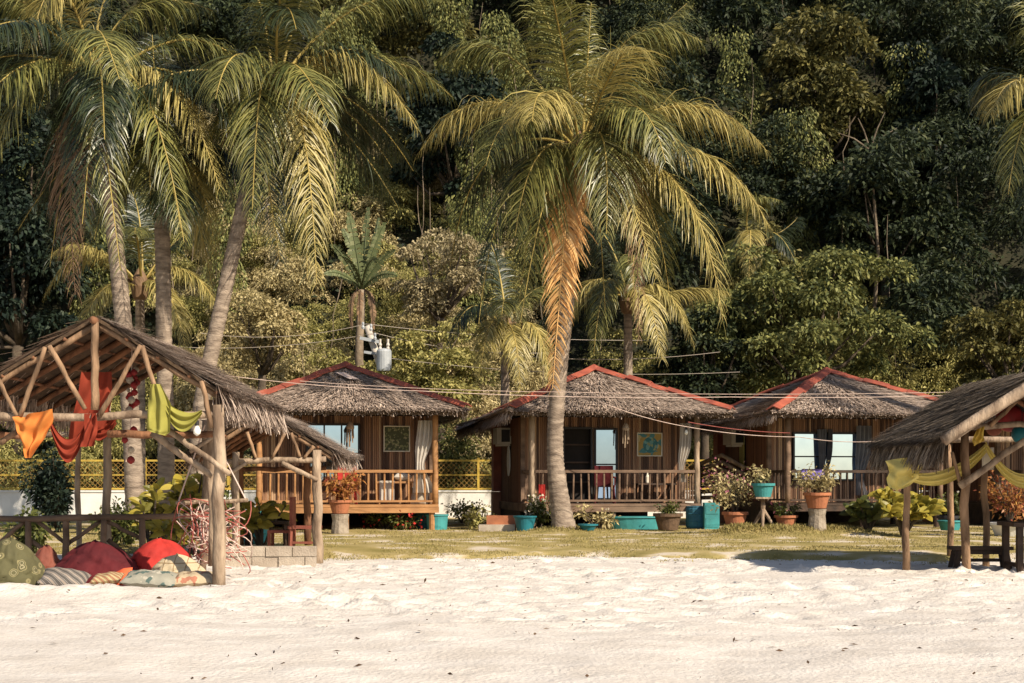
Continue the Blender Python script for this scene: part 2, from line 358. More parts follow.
P = np.array(P); n = len(P); D = NR.normal(size=(n, 3)) * .45; D[:, 2] = 1
tall = np.zeros(n)
for mx, my, mw, mh in MOUNDS: tall += np.exp(-((P[:, 0] - mx) / (mw * .8)) ** 2 - ((P[:, 1] - my) / .5) ** 2)
tall = np.clip(tall, 0, 1)
kind(np_mesh('grass', leaves(P, D, NR.uniform(.02, .065, n) * (1 + 1.6 * tall), .014 + .006 * tall, .1), quads(n), 'blade'), 'stuff')
def hill_z(x, y):
    d = max(0, y - 47); return -.2 + 1.15 * d * (1 - math.exp(-d / 3)) + 1.2 * noise.noise(Vector((x * .09, y * .09, 2))) * min(1, d / 4)
V, Q = ground_grid(np.linspace(-90, 90, 70), np.linspace(46, 110, 50), hill_z)
kind(np_mesh('hillside', V, Q, 'soil'), 'structure')
# leaf litter and twigs on the sand (uncountable)
P = []
for i in range(300):
    y = 9.5 + 14 * rng.random() ** .8; x = rng.uniform(-.42, .42) * y
    P.append((x, y, sand_z(x, y) + .012))
P = np.array(P); D = NR.normal(size=(len(P), 3)); D[:, 2] = .15
kind(np_mesh('debris', leaves(P, D, NR.uniform(.02, .10, len(P)), NR.uniform(.01, .035, len(P)), .1), quads(len(P)), 'debris'), 'stuff')

# ------------------------------------------------------------------ forest on the hillside
def cluster(n, center, rx, ry, rz, ncl, leaf, cl=.34, out=1.0, down=.5):
    f_ = fr.uniform(.62, 1.25); leaf *= f_; n = int(n / f_ ** 1.4)
    p, d, c, r = crown_pts(n, rx, ry, rz, ncl, cl)
    D = d * out + NR.normal(size=d.shape) * .6; D[:, 2] -= down
    return leaves(p + np.array(center), D, np.clip(NR.lognormal(0, .35, n), .4, 2.2) * leaf, NR.uniform(.3, .62, n) * leaf)
forest_v, ochre_v = [], []
fr = random.Random(3)
def in_frame(x, y): return abs(x) < .36 * y + 6
for row, y in enumerate(np.linspace(50, 80, 11)):
    x = -34 + (row % 2) * 2
    while x < 34:
        X = x + fr.uniform(-1, 1); Yy = y + fr.uniform(-1.5, 1.5); h = fr.uniform(3.0, 6.5); r = fr.uniform(1.9, 3.2)
        if in_frame(X, Yy) and not (Yy < 60 and 170 < 512 + X * F / Yy < 560) and not (Yy < 52 and X < 3):
            v = cluster(int(4600 * (r / 2.5) ** 2), (X, Yy, hill_z(X, Yy) + h), r, r, r * fr.uniform(.9, 1.5), fr.randint(14, 24), .21, .26)
            (ochre_v if fr.random() < .2 else forest_v).append(v)
        x += fr.uniform(3.0, 4.6)
# hanging vines: upright ragged columns of small leaves
vine_v = []
for i in range(26):
    Yy = fr.uniform(52, 66); X = fr.uniform(-.36, .38) * Yy; top = hill_z(X, Yy) + fr.uniform(6, 10); ln = fr.uniform(5, 9); n = int(ln * 620)
    t = NR.random(n); w = .45 + .5 * np.abs(np.sin(t * 9 + i)) * (1 - .4 * t)
    d = rdir(n); p = np.stack([X + d[:, 0] * w + .35 * np.sin(t * 5 + i), Yy + d[:, 1] * w, top - t * ln], 1)
    D = d + np.array([0, 0, -1.2]); vine_v.append(leaves(p, D, NR.uniform(.08, .17, n), NR.uniform(.04, .09, n)))
# low undergrowth covering the slope between the trees
N = 170000; yy = NR.uniform(47.2, 92, N); xx = NR.uniform(-.46, .46, N) * yy
b = np.array([hill_z(x, y) for x, y in zip(xx[::4], yy[::4])]); zz = np.repeat(b, 4)[:N]; xx = np.repeat(xx[::4], 4)[:N] + NR.normal(size=N) * .4; yy = np.repeat(yy[::4], 4)[:N] + NR.normal(size=N) * .4
d = rdir(N); d[:, 2] = np.abs(d[:, 2]); d[:, 1] -= .5
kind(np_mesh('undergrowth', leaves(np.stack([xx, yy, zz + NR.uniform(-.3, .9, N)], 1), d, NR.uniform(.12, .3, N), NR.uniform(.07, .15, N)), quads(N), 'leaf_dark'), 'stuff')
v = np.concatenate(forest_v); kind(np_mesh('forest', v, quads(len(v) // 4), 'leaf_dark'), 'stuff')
v = np.concatenate(ochre_v); kind(np_mesh('dry_forest', v, quads(len(v) // 4), 'leaf_ochre'), 'stuff')
mb = MB()
for i in range(60):
    Yy = fr.uniform(49, 62); px = fr.choice((fr.uniform(180, 560), fr.uniform(0, 1024))); X = (px - 512) * Yy / F; top = hill_z(X, Yy) + fr.uniform(3, 9); ln = fr.uniform(2.5, 7); dx = fr.uniform(-.6, .6)
    pts = [(X + dx * (k / 6) ** 2 + .22 * noise.noise(Vector((i, k * .5, 0))), Yy - .7 + .2 * noise.noise(Vector((i, 9, k * .5))), top - ln * k / 6) for k in range(7)]
    mb.tube(pts, [.006, .016, .018, .016, .013, .010, .005], 4, cap=False)
kind(mb.build('lianas', 'bark_mid'), 'stuff')
v = np.concatenate(vine_v); kind(np_mesh('hanging_vines', v, quads(len(v) // 4), 'leaf_olive'), 'stuff')
# dry scrub low on the slope
sv, pv, gv = [], [], []
for i in range(270):
    Yy = fr.uniform(46.5, 53) if i < 130 else fr.uniform(50, 61); X = fr.uniform(-.40, .40) * Yy; px = 512 + X * F / Yy
    if i >= 130: px = fr.uniform(160, 580); X = (px - 512) * Yy / F
    r = fr.uniform(.8, 1.7); z = hill_z(X, Yy) + fr.uniform(.2, 1.3)
    v = cluster(int(2300 * r * r), (X, Yy, z), r, r, r * fr.uniform(.8, 1.7), 13, .11, .36, .8, .5)
    k = fr.random(); dry = 180 < px < 560
    (sv if (k < .42 and dry) else pv if (k < .62 and dry) else gv).append(v)
for nm, a, m in (('dry_scrub', sv, 'leaf_dry'), ('pale_scrub', pv, 'leaf_pink'), ('green_scrub', gv, 'leaf_scrub')):
    v = np.concatenate(a); kind(np_mesh(nm, v, quads(len(v) // 4), m), 'stuff')

def tree(name, label, base, h, rx, ry, rz, n, leaf, lm, cat='tree', ncl=26, bark='bark', cl=.30, group=None, bottom=-.97, lean=0, shape='leafy'):
    base = Vector(base); t = thing(name, label, cat, base, 0, group)
    p, d, c, r = crown_pts(n, rx, ry, rz, ncl, cl, .3, bottom)
    cz = h - rz * .85
    D = d + NR.normal(size=d.shape) * .55; D[:, 2] -= .45
    V = leaves(p + np.array([lean, 0, cz]), D, NR.uniform(.7, 1.3, n) * leaf, NR.uniform(.4, .62, n) * leaf)
    np_mesh('crown', V, quads(n), lm, t)
    mb = MB(); fork = Vector((lean * .5, 0, max(.4, cz - rz * .7)))
    r0 = .016 * h + .05
    mb.tube([(0, 0, -.3), (lean * .1, 0, fork.z * .3), (lean * .3, .05, fork.z * .7), fork], [r0 * 1.3, r0, r0 * .85, r0 * .75], 9)
    for k in range(min(len(c), 12)):
        e = Vector(c[k]) + Vector((lean, 0, cz)); m_ = fork.lerp(e, .5) + Vector((rng.uniform(-.2, .2), rng.uniform(-.2, .2), -.1 * rz))
        mb.tube([fork, m_, e], [r0 * .5, r0 * .3, r0 * .1], 6)
    mb.build('trunk', bark, t, smooth=True)
    return t
def gz(x, y): return hill_z(x, y) if y > 47 else (lawn_z(x, y) if y > lawn_front(x) else sand_z(x, y))
def ground_at(px, Y, dz=0): x = (px - 512) * Y / F; return Vector((x, Y, gz(x, Y) + dz))
def tree_px(name, label, px, ytop, Y, wpx, hpx, *a, **k):
    b = ground_at(px, Y); top = at(px, ytop, Y).z; rx = wpx / 2 * Y / F; rz = hpx / 2 * Y / F
    return tree(name, label, b, top - b.z, rx, min(rx, 3.2), rz, *a, **k)
tree_px('broadleaf_tree', 'wide round olive-green tree spreading behind the roofs of the middle and right huts', 800, 246, 45.5, 262, 175, 26000, .17, 'leaf_olive', ncl=60, cl=.2)
tree_px('broadleaf_tree', 'dark dense tree filling the gap just right of the palm under the olive tree', 705, 300, 44.8, 110, 150, 9000, .17, 'leaf_dark', ncl=28, cl=.24)
tree_px('broadleaf_tree', 'yellow-green bushy tree at the right edge above the thatched shelter', 1005, 300, 44, 130, 120, 10000, .17, 'leaf_ochre', ncl=30, cl=.24)
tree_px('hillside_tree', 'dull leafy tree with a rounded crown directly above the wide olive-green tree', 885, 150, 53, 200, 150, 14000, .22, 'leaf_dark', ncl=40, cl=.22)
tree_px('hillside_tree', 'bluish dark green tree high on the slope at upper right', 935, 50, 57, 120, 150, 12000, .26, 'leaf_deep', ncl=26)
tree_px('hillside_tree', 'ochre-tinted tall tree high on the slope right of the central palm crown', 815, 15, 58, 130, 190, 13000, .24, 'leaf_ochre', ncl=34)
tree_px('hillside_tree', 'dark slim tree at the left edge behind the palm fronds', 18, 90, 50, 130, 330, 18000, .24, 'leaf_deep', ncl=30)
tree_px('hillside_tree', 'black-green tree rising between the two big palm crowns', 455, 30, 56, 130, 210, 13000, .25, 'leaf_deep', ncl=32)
tree_px('dry_shrub', 'pinkish dry shrub tangle on the slope above the gap between the left and middle huts', 440, 225, 49, 120, 120, 11000, .13, 'leaf_pink', 'shrub', ncl=26, cl=.26)
tree_px('dry_shrub', 'straw-coloured dry shrub on the slope left of the utility pole', 262, 290, 46, 110, 110, 9000, .13, 'leaf_dry', 'shrub', ncl=22, cl=.28)
tree_px('green_shrub', 'sunlit yellowish green shrub just behind the right hip of the left hut', 430, 318, 45, 150, 110, 12000, .14, 'leaf_scrub', 'shrub', ncl=30, cl=.26)
# bare pale branch high on the slope
mb = MB(); b = at(870, 150, 51.5); b2 = ground_at(872, 53)
mb.tube([b2, (b + b2) / 2 + Vector((.1, -.6, 0)), b], [.09, .06, .045], 7)
for e in ((838, 133), (885, 112), (897, 128), (858, 118)): mb.tube([b, at((870 + e[0]) / 2, (150 + e[1]) / 2 - 3, 51.3), at(*e, 51.2)], [.035, .025, .01], 6)
solo(mb, 'bare_tree', 'bark_mid', 'thin bare forked branches standing out against the dark slope at right', 'tree')

# ------------------------------------------------------------------ palms
def bez(a, b, c, t): return a * (1 - t) ** 2 + b * 2 * t * (1 - t) + c * t * t
def frond_mesh(P0, P1, P2, ll, n=58, width=.05, droop=.5, stalk=.16, ratio=.0):
    P0, P1, P2 = (np.array(q, float) for q in (P0, P1, P2))
    h = (P2 - P0) * np.array([1, 1, 0]); hl = np.linalg.norm(h); h = h / hl if hl > .25 else np.array([0., -1., 0])
    side0 = np.array([-h[1], h[0], 0])
    ts = np.repeat(np.linspace(stalk, .995, n), 2); sg = np.tile([1, -1], n); m = len(ts)
    ts = ts + NR.uniform(-.006, .006, m)
    pos = np.stack([bez(P0, P1, P2, t) for t in ts]); tan = np.stack([2 * (1 - t) * (P1 - P0) + 2 * t * (P2 - P1) for t in ts]); tan = unit(tan)
    upn = np.cross(side0[None], tan); upn = unit(upn) ; upn *= np.sign(upn[:, 2:3] + 1e-6)
    prof = np.clip(.45 + 1.4 * ts, 0, 1) * np.clip((1.04 - ts) / .42, .22, 1) ** .75
    L = ll * prof * NR.uniform(.7, 1.12, m)
    d = unit(side0[None] * sg[:, None] * .78 + tan * .62 + upn * .10 + NR.normal(size=(m, 3)) * .13)
    W = width * np.clip(L / ll, .4, 1) * NR.uniform(.8, 1.2, m)
    segs = 4; pts = [pos]; cur = d.copy()
    dr = droop * NR.uniform(.7, 1.35, m)
    for s in range(segs):
        cur = unit(cur + np.stack([np.zeros(m), np.zeros(m), -dr * (.35 + .3 * s)], 1)); pts.append(pts[-1] + cur * (L / segs)[:, None])
    wv = unit(np.cross(d, unit(upn + NR.normal(size=(m, 3)) * .25)))
    wid = [.7, 1, .9, .62, .06]; rows = []
    for s in range(segs + 1): rows += [pts[s] + wv * (W * wid[s] / 2)[:, None], pts[s] - wv * (W * wid[s] / 2)[:, None]]
    Vv = np.stack(rows, 1).reshape(-1, 3); k = (segs + 1) * 2; Qq = []
    for s in range(segs): Qq.append(np.arange(m)[:, None] * k + np.array([2 * s, 2 * s + 1, 2 * s + 3, 2 * s + 2])[None])
    return Vv, np.concatenate(Qq)
def make_frond(palm, P0, P1, P2, m='frond', ll=.85, n=58, width=.05, droop=.5, label=None, r=.035, stalk=.16):
    inv = world_mat(palm).inverted(); a, b, c = (inv @ Vector(q) for q in (P0, P1, P2)); ll = min(ll, .36 * ((b - a).length + (c - b).length)); n = int(n * min(1, .35 + .2 * ((b - a).length + (c - b).length)))
    Vv, Qq = frond_mesh(a, b, c, ll * 1.3, int(n * 2.2), width * .66, droop, stalk)
    mb = MB(); T = [i / 14 for i in range(15)]
    mb.tube([bez(a, b, c, t) for t in T], [r * (1 - .9 * t) + .004 for t in T], 5)
    base = len(Vv); rv = np.array(mb.v); Vv = np.concatenate([Vv, rv])
    rq = np.array([q for q in mb.f if len(q) == 4]) + base
    o = np_mesh('frond', Vv, np.concatenate([Qq, rq]), m, palm)
    o.data.materials.append(M['rachis'] if m not in ('frond_brown', 'frond_dead') else M[m]); mi = np.zeros(len(o.data.polygons), dtype=np.int32); mi[len(Qq):] = 1
    o.data.polygons.foreach_set('material_index', mi)
    if label: o['label'] = label
    return o
def trunk_mesh(palm, pts, r0, r1, flare=1.6, m='trunk'):
    P = [Vector(p) for p in pts]; out = []; rad = []; N_ = 110
    def cr(t):
        s = t * (len(P) - 1); i = min(int(s), len(P) - 2); f = s - i
        p0, p1, p2, p3 = P[max(i - 1, 0)], P[i], P[i + 1], P[min(i + 2, len(P) - 1)]
        return .5 * ((2 * p1) + (p2 - p0) * f + (2 * p0 - 5 * p1 + 4 * p2 - p3) * f * f + (3 * p1 - p0 - 3 * p2 + p3) * f ** 3)
    for i in range(N_ + 1):
        t = i / N_; out.append(cr(t)); ring = 1 + (.055 if i % 2 else -.045) * rng.uniform(.4, 1)
        rad.append((r0 + (r1 - r0) * t + r0 * (flare - 1) * math.exp(-t * 16)) * ring)
    mb = MB(); mb.tube(out, rad, 14); mb.build('trunk', m, palm, world=True, smooth=True)
def palm(name, label, Y, crown_px, trunk_px, r0, r1, fronds, flare=1.6, ll=.85, rnd=0, rlen=3.8, seed=1, rm='frond', basez=None, cat='palm tree', group=None, width=.05, nleaf=58):
    base = at(*trunk_px[0], Y) if basez is None else Vector((at(*trunk_px[0], Y).x, Y, basez))
    p = thing(name, label, cat, base, 0, group)
    C = at(*crown_px, Y)
    pts = [base + Vector((0, 0, -.25))] + [at(*q, Y) for q in trunk_px[1:]] + [C]
    trunk_mesh(p, pts, r0, r1, flare)
    rr = random.Random(seed)
    for fd in fronds:
        (cx, cy), (tx, ty), d1, d2 = fd[:4]; kw = fd[4] if len(fd) > 4 else {}
        kw = dict(kw); kw.setdefault('ll', ll); kw.setdefault('width', width); kw.setdefault('n', nleaf)
        P0 = C + Vector((rr.uniform(-.12, .12), rr.uniform(-.12, .12), rr.uniform(-.15, .15)))
        c = at(cx, cy, Y); c.y += d1; t = at(tx, ty, Y); t.y += d2
        make_frond(p, P0, c, t, **kw)
    for k in range(rnd):
        a = 2 * math.pi * (k + rr.uniform(-.3, .3)) / rnd + seed; L = rlen * rr.uniform(.8, 1.1); e = rr.uniform(-.15, 1.0)
        hd = Vector((math.cos(a), math.sin(a) , 0))
        P1 = C + hd * L * .5 * math.cos(e) + Vector((0, 0, L * .62 * math.sin(e) + .25)); P2 = C + hd * L * (.55 + .35 * math.cos(e)) + Vector((0, 0, -L * rr.uniform(.1, .55) + L * .35 * math.sin(e)))
        make_frond(p, C, P1, P2, rm, ll, nleaf, width)
    # husk knot at the crown
    mb = MB(); mb.lathe([(.05, -.5), (.2, -.35), (.26, -.05), (.2, .2), (.06, .45)], C, 10)
    for k in range(7):
        a = rr.uniform(0, 6.28); mb.tube([C, C + Vector((math.cos(a) * .3, math.sin(a) * .3, .2)), C + Vector((math.cos(a) * .7, math.sin(a) * .7, -.1))], [.05, .035, .01], 5)
    mb.build('husk', 'frond_brown', p, world=True)
    return p
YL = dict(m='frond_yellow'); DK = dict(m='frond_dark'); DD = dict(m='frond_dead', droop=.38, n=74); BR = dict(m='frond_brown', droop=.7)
Yc = 33
main_f = [
 ((480, 62), (424, 160), -.5, -1.0, YL), ((508, 92), (488, 192), -1.7, -2.8, {}), ((505, -5), (437, 55), .4, .6, {}),
 ((560, 20), (520, -40), .2, .5, {}), ((610, -15), (702, 42), .2, .0, {}), ((586, 80), (590, 10), -.2, -.5, dict(ll=.5)),
 ((690, 62), (760, 160), -.3, -.9, YL), ((705, 118), (757, 240), -1.0, -1.6, YL), ((690, 140), (710, 330), -1.6, -2.0, YL),
 ((570, 130), (551, 392), -2.0, -1.2, dict(m='frond_dead', droop=.30, n=90, ll=.72, width=.075, stalk=.36, label='dead orange frond hanging down in front of the trunk')),
 ((633, 95), (633, 345), -1.5, -1.5, dict(m='frond_brown', droop=.6, ll=.75, label='dead brown frond hanging right of the trunk')),
 ((632, 80), (652, 190), -2.2, -2.9, {}), ((500, 125), (480, 330), -1.0, -1.3, DK), ((470, 100), (448, 262), .6, 1.0, DK),
 ((625, 35), (712, 108), .9, 1.6, {}), ((600, 80), (612, 300), 2.0, 2.4, DK), ((540, 100), (520, 290), 1.6, 2.2, DK), ((655, 120), (676, 300), .9, 1.1, {}),
 ((530, 130), (515, 250), -1.6, -1.9, {}), ((640, 90), (690, 215), .5, .8, DK), ((520, 60), (455, 120), 1.4, 2.2, DK),
 ((590, 30), (640, 5), 1.8, 3.0, DK), ((560, 60), (545, 30), -1.8, -3.2, {}), ((610, 70), (622, 95), -2.2, -3.7, YL), ((535, 85), (530, 160), -2.4, -3.6, YL), ((605, 110), (600, 250), -2.4, -2.2, {}), ((640, 40), (690, -5), .2, .6, {}),
 ((555, 115), (520, 330), -1.4, -1.7, {}), ((600, 110), (648, 290), -1.4, -1.9, YL),
]
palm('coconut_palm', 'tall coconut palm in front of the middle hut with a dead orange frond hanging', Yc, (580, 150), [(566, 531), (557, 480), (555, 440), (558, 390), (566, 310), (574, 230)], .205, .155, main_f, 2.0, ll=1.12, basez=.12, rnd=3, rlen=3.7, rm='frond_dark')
A_f = [((180, 30), (231, 200), -.8, -1.2, YL), ((165, 45), (202, 255), -1.3, -1.7, {}), ((118, 35), (142, 282), -2.2, -1.7, dict(ll=.8)), ((40, 40), (14, 195), -1.0, -1.5, {}),
 ((70, -70), (55, 70), -.9, -1.6, YL), ((20, 20), (-60, 110), .4, .6, DK), ((215, -25), (278, 118), .2, .4, {}), ((90, -60), (150, -60), .5, 1, {}), ((60, 30), (70, 230), 1.2, 1.6, DK), ((130, 20), (185, 150), 1.3, 1.8, DK),
 ((30, -40), (-40, 30), -.3, -.8, {}), ((70, 90), (88, 300), -.8, -.9, BR), ((125, 60), (110, 240), -1.9, -2.0, DK), ((60, 60), (28, 140), -2.0, -2.8, {}), ((120, 20), (160, 120), -2.3, -3.2, {}), ((110, -40), (200, -10), .7, 1.4, {}), ((70, 30), (35, 260), .8, 1.0, DK)]
palm('coconut_palm', 'coconut palm with crown at upper left, its trunk leaning behind the left shelter roof', 31, (97, 80), [(137, 520), (132, 440), (124, 330), (115, 240), (104, 150)], .205, .15, A_f, 1.3, ll=1.0, basez=.1, rnd=6, rlen=4.4, seed=2, rm='frond_dark')
B_f = [((200, 130), (222, 260), -.4, -.6, YL), ((130, 140), (112, 250), -1, -1.4, {}), ((165, 110), (172, 230), -1.6, -1.9, {}), ((190, 110), (225, 190), .8, 1.2, DK), ((120, 130), (90, 220), .5, .6, DK), ((150, 80), (140, 20), .5, 1.1, DK), ((180, 90), (205, 60), .5, 1.0, DK), ((185, 150), (205, 290), .8, .9, YL)]
palm('coconut_palm', 'straight-trunked coconut palm, middle one of the three trunks behind the left shelter', 32.5, (160, 175), [(166, 525), (166, 440), (164, 340), (163, 260)], .195, .165, B_f, 1.3, ll=.9, basez=.1, rnd=4, rlen=3.6, seed=5, rm='frond_dark')
C_f = [((355, 15), (420, 140), -.6, -1.0, YL), ((375, 15), (450, 85), .6, 1.0, {}), ((315, 90), (326, 292), -1.1, -1.5, YL), ((275, 60), (268, 225), -2, -1.9, {}), ((235, 60), (212, 175), -.5, -.8, {}), ((300, -40), (330, -60), .4, .8, {}), ((285, 20), (310, 5), -1.5, -2.8, {}),
 ((340, 100), (395, 200), .8, 1.1, DK), ((350, -30), (440, -10), .3, .6, {}), ((240, 10), (200, 60), .9, 1.5, DK), ((260, -40), (225, -40), .1, .3, DK), ((300, 100), (300, 270), .9, 1.1, DK), ((255, 90), (285, 265), -.6, -.7, DK), ((300, 50), (345, 150), -1.8, -2.5, {}), ((250, 40), (240, 130), -1.9, -2.6, {}), ((330, 60), (385, 150), 1.2, 1.8, DK)]
palm('coconut_palm', 'coconut palm with a strongly slanting trunk, rightmost trunk behind the left shelter', 31.5, (274, 88), [(196, 520), (199, 430), (208, 370), (225, 290), (242, 210), (258, 140)], .19, .14, C_f, 1.4, ll=1.0, basez=.1, rnd=6, rlen=4.4, seed=4, rm='frond_dark')
E_f = [((1000, 60), (978, 125), -.6, -.9, YL), ((1010, 90), (990, 205), -.8, -1.2, {}), ((1030, 110), (1012, 280), -1, -1.2, DK), ((1010, 40), (985, 90), .6, 1.0, DK), ((1040, 120), (1040, 300), -1.2, -1.3, {}), ((1090, 60), (1130, 170), -.5, -.8, {}), ((1080, 20), (1120, 30), .5, .9, {}), ((1050, 10), (1040, -40), .5, .9, {})]
palm('coconut_palm', 'coconut palm at the right edge with only its fronds reaching into view', 33, (1062, 105), [(1085, 530), (1082, 400), (1072, 250)], .25, .17, E_f, 1.4, ll=.9, basez=.1)
# younger background palms
palm('young_palm', 'small yellowish palm low behind the left shelter ridge', 39, (140, 285), [(140, 515), (140, 400)], .16, .12,
     [((85, 215), (50, 300), -.3, -.5, YL), ((100, 235), (72, 262), -1.2, -1.6, YL), ((115, 270), (98, 345), -1.5, -1.8, YL), ((190, 240), (228, 320), -.3, -.6, YL), ((180, 270), (200, 360), -1.2, -1.5, YL), ((150, 220), (160, 250), -1.5, -2.6, {}), ((140, 200), (120, 180), .4, .8, DK), ((175, 215), (205, 225), .6, 1.2, DK)], 1.3, ll=.7, basez=.1)
palm('young_palm', 'pale drooping palm just behind the ridge of the middle hut', 42, (628, 300), [(628, 520), (628, 400)], .16, .12,
     [((585, 250), (560, 345), -.8, -1, YL), ((600, 250), (590, 360), -1.6, -1.9, {}), ((660, 255), (690, 350), -.8, -1, YL), ((640, 265), (655, 365), -1.7, -2, YL), ((628, 230), (625, 300), -2, -3, {}), ((560, 290), (530, 335), .3, .4, DK), ((690, 280), (730, 290), .4, .5, YL), ((615, 230), (590, 215), .5, .9, DK), ((650, 225), (672, 215), .5, .9, DK)], 1.3, ll=.75, basez=.1, width=.055)
palm('young_palm', 'small palm left of the central trunk above the eave of the middle hut', 40, (505, 330), [(505, 520), (505, 420)], .15, .11,
     [((470, 280), (450, 350), -.8, -1, DK), ((490, 300), (480, 385), -1.4, -1.6, YL), ((540, 300), (548, 380), -.8, -1, YL), ((515, 310), (520, 392), -1.5, -1.7, YL), ((500, 260), (490, 240), .3, .6, DK), ((535, 270), (560, 290), .4, .7, {}), ((505, 280), (502, 330), -1.6, -2.4, {})], 1.3, ll=.65, basez=.1)
palm('young_palm', 'small dark palm on the slope right of the central palm crown', 47, (752, 245), [(752, 500), (752, 380)], .15, .11,
     [((735, 190), (775, 205), -.5, -.8, {}), ((770, 215), (790, 270), -.8, -1.1, DK), ((730, 220), (715, 290), -.8, -1, {}), ((745, 210), (740, 290), -1.4, -1.7, YL), ((790, 230), (800, 215), .2, .4, DK), ((720, 215), (695, 225), .2, .4, DK)], 1.3, ll=.65, basez=0)
# fan-shaped banana-like plant by the utility pole
def big_leaf(mb, a, b, c, w, n=10, fold=.15):
    a, b, c = Vector(a), Vector(b), Vector(c); h = (c - a); sd = h.cross(Vector((0, -1, .25))).normalized()
    def fn(u, v):
        p = bez(a, b, c, u); ww = w * math.sin(math.pi * min(1, .12 + u * .88)) ** .7; s = (v - .5) * 2
        return p + sd * s * ww / 2 + Vector((0, -1, 0)) * abs(s) * -fold * ww
    mb.grid(fn, n, 4)
b = ground_at(362, 46); bn = thing('banana_plant', 'tall upright banana-like plant with broad leaves beside the utility pole', 'plant', b)
def torn_leaf(mb, a, b, c, w, n=16):
    a, b, c = Vector(a), Vector(b), Vector(c); sd = (c - a).cross(Vector((rng.uniform(-.5, .5), -1, .3))).normalized()
    for side in (-1, 1):
        for i in range(n):
            u0, u1 = .12 + .88 * i / n, .12 + .88 * (i + rng.uniform(.72, 1.0)) / n; p0, p1 = bez(a, b, c, u0), bez(a, b, c, u1); tn = (p1 - p0).normalized()
            ww = w * .5 * math.sin(math.pi * min(.97, u0 * .9 + .08)) ** .6 * rng.uniform(.7, 1.1); out = (sd * side + tn * .45 + Vector((0, 0, -rng.uniform(.1, .6)))).normalized() * ww
            m0, m1 = p0 + out * .6, p1 + out * .6; e0, e1 = p0 + out + Vector((0, 0, -.12 * ww)), p1 + out * .9 + Vector((0, 0, -.15 * ww)); mb.add([p0, p1, m1, m0, e1, e0], [(0, 1, 2, 3), (3, 2, 4, 5)])
    mb.tube([bez(a, b, c, t / 8) for t in range(9)], [.035 * (1 - t / 9) + .006 for t in range(9)], 5)
mb = MB(); C = at(362, 290, 46); mb.tube([b + Vector((0, 0, -.2)), b.lerp(C, .35) + Vector((.12, 0, 0)), b.lerp(C, .7) + Vector((-.1, 0, 0)), C], [.17, .15, .14, .12], 10); mb.build('stem', 'bark_mid', bn, world=True, smooth=True)
for (cx, cy), (tx, ty), d in (((358, 250), (350, 214), -.3), ((365, 243), (368, 207), 0), ((373, 248), (386, 224), -.2), ((349, 258), (333, 246), -.3), ((379, 258), (396, 252), -.3), ((345, 270), (328, 278), -.6), ((380, 270), (400, 280), -.6), ((360, 262), (345, 262), -1.0), ((368, 262), (382, 266), -1.0), ((355, 248), (341, 226), .3), ((372, 248), (377, 214), .4)):
    mb = MB(); c = at(cx, cy, 46); c.y += d; t = at(tx, ty, 46); t.y += d * 1.6; torn_leaf(mb, C, c, t, rng.uniform(.26, .4)); mb.build('leaf', 'leaf_banana', bn, world=True)
for tx, ty in ((352, 330), (372, 335), (360, 325)):
    mb = MB(); torn_leaf(mb, C, at((tx + 362) / 2 + (tx - 362) * .9, 286, 45.8), at(tx, ty, 45.7), .3); o = mb.build('leaf', 'frond_brown', bn, world=True); o['label'] = 'dead brown leaf hanging down the stem'

# ------------------------------------------------------------------ utility pole, wires
up = thing('utility_pole', 'slanting utility pole carrying a pale transformer drum behind the left hut', 'utility pole', ground_at(392, 44))
mb = MB(); p1 = at(367, 326, 44); mb.tube([ground_at(398, 44, -.2), at(385, 380, 44), p1], [.14, .12, .1], 10); mb.build('pole', 'ac', up, world=True, smooth=True)
mb = MB(); mb.lathe([(.01, -.02), (.22, 0), (.23, .05), (.23, .60), (.20, .66), (.03, .70)], at(384, 371, 43.55), 18); tr = mb.build('transformer', 'metal', up, world=True, smooth=False)
for dx in (-.12, .12):
    mb = MB(); mb.lathe([(.04, 0), (.06, .05), (.035, .1), (.06, .16), (.035, .22), (.04, .34)], at(384, 371, 43.55) + Vector((dx, 0, .64)), 8); mb.build('bushing', 'ac', tr, world=True)
mb = MB(); mb.bar(at(360, 338, 43.8), at(380, 342, 43.8), .09, .1); mb.bar(at(364, 352, 43.8), at(378, 354, 43.8), .08, .08); mb.build('crossarm', 'metal', up, world=True)
for q in ((363, 329), (371, 331), (375, 340)):
    mb = MB(); mb.lathe([(.04, 0), (.055, .06), (.03, .11), (.045, .17), (.015, .22)], at(*q, 43.7), 8); mb.build('insulator', 'metal', up, world=True)
def wire(px, label, name='power_line', r=.009, cat='cable', m='wire', sag=.25, group=None):
    pts = []
    for (a, b) in zip(px[:-1], px[1:]):
        A = at(*a); B = at(*b)
        for i in range(12): t = i / 12; p = A.lerp(B, t); p.z -= sag * 4 * t * (1 - t); pts.append(p)
    pts.append(at(*px[-1])); mb = MB(); mb.tube(pts, r, 5); return solo(mb, name, m, label, cat, group)
WG = 'wires behind the roofs'
wire([(200, 333, 43.9), (366, 324, 43.9), (720, 338, 50)], 'topmost thin wire running past the utility pole top', group=WG)
wire([(150, 345, 43.9), (375, 333, 43.9), (560, 352, 47)], 'thin wire just under the topmost one at the utility pole', group=WG)
wire([(470, 350, 42), (720, 352, 42)], 'thin pale wire crossing behind the dead orange frond', group=WG)
wire([(380, 357, 43.5), (740, 372, 43)], 'thin wire leaving the transformer drum towards the middle hut ridge', group=WG)
HG = 'lines strung before the huts'
wire([(215, 374, 30.5), (420, 391, 30.5), (730, 397, 30.5), (1060, 391, 30)], 'white cord strung across all hut roofs at mid height', 'cord', .008, sag=.06, m='rope_white', group=HG)
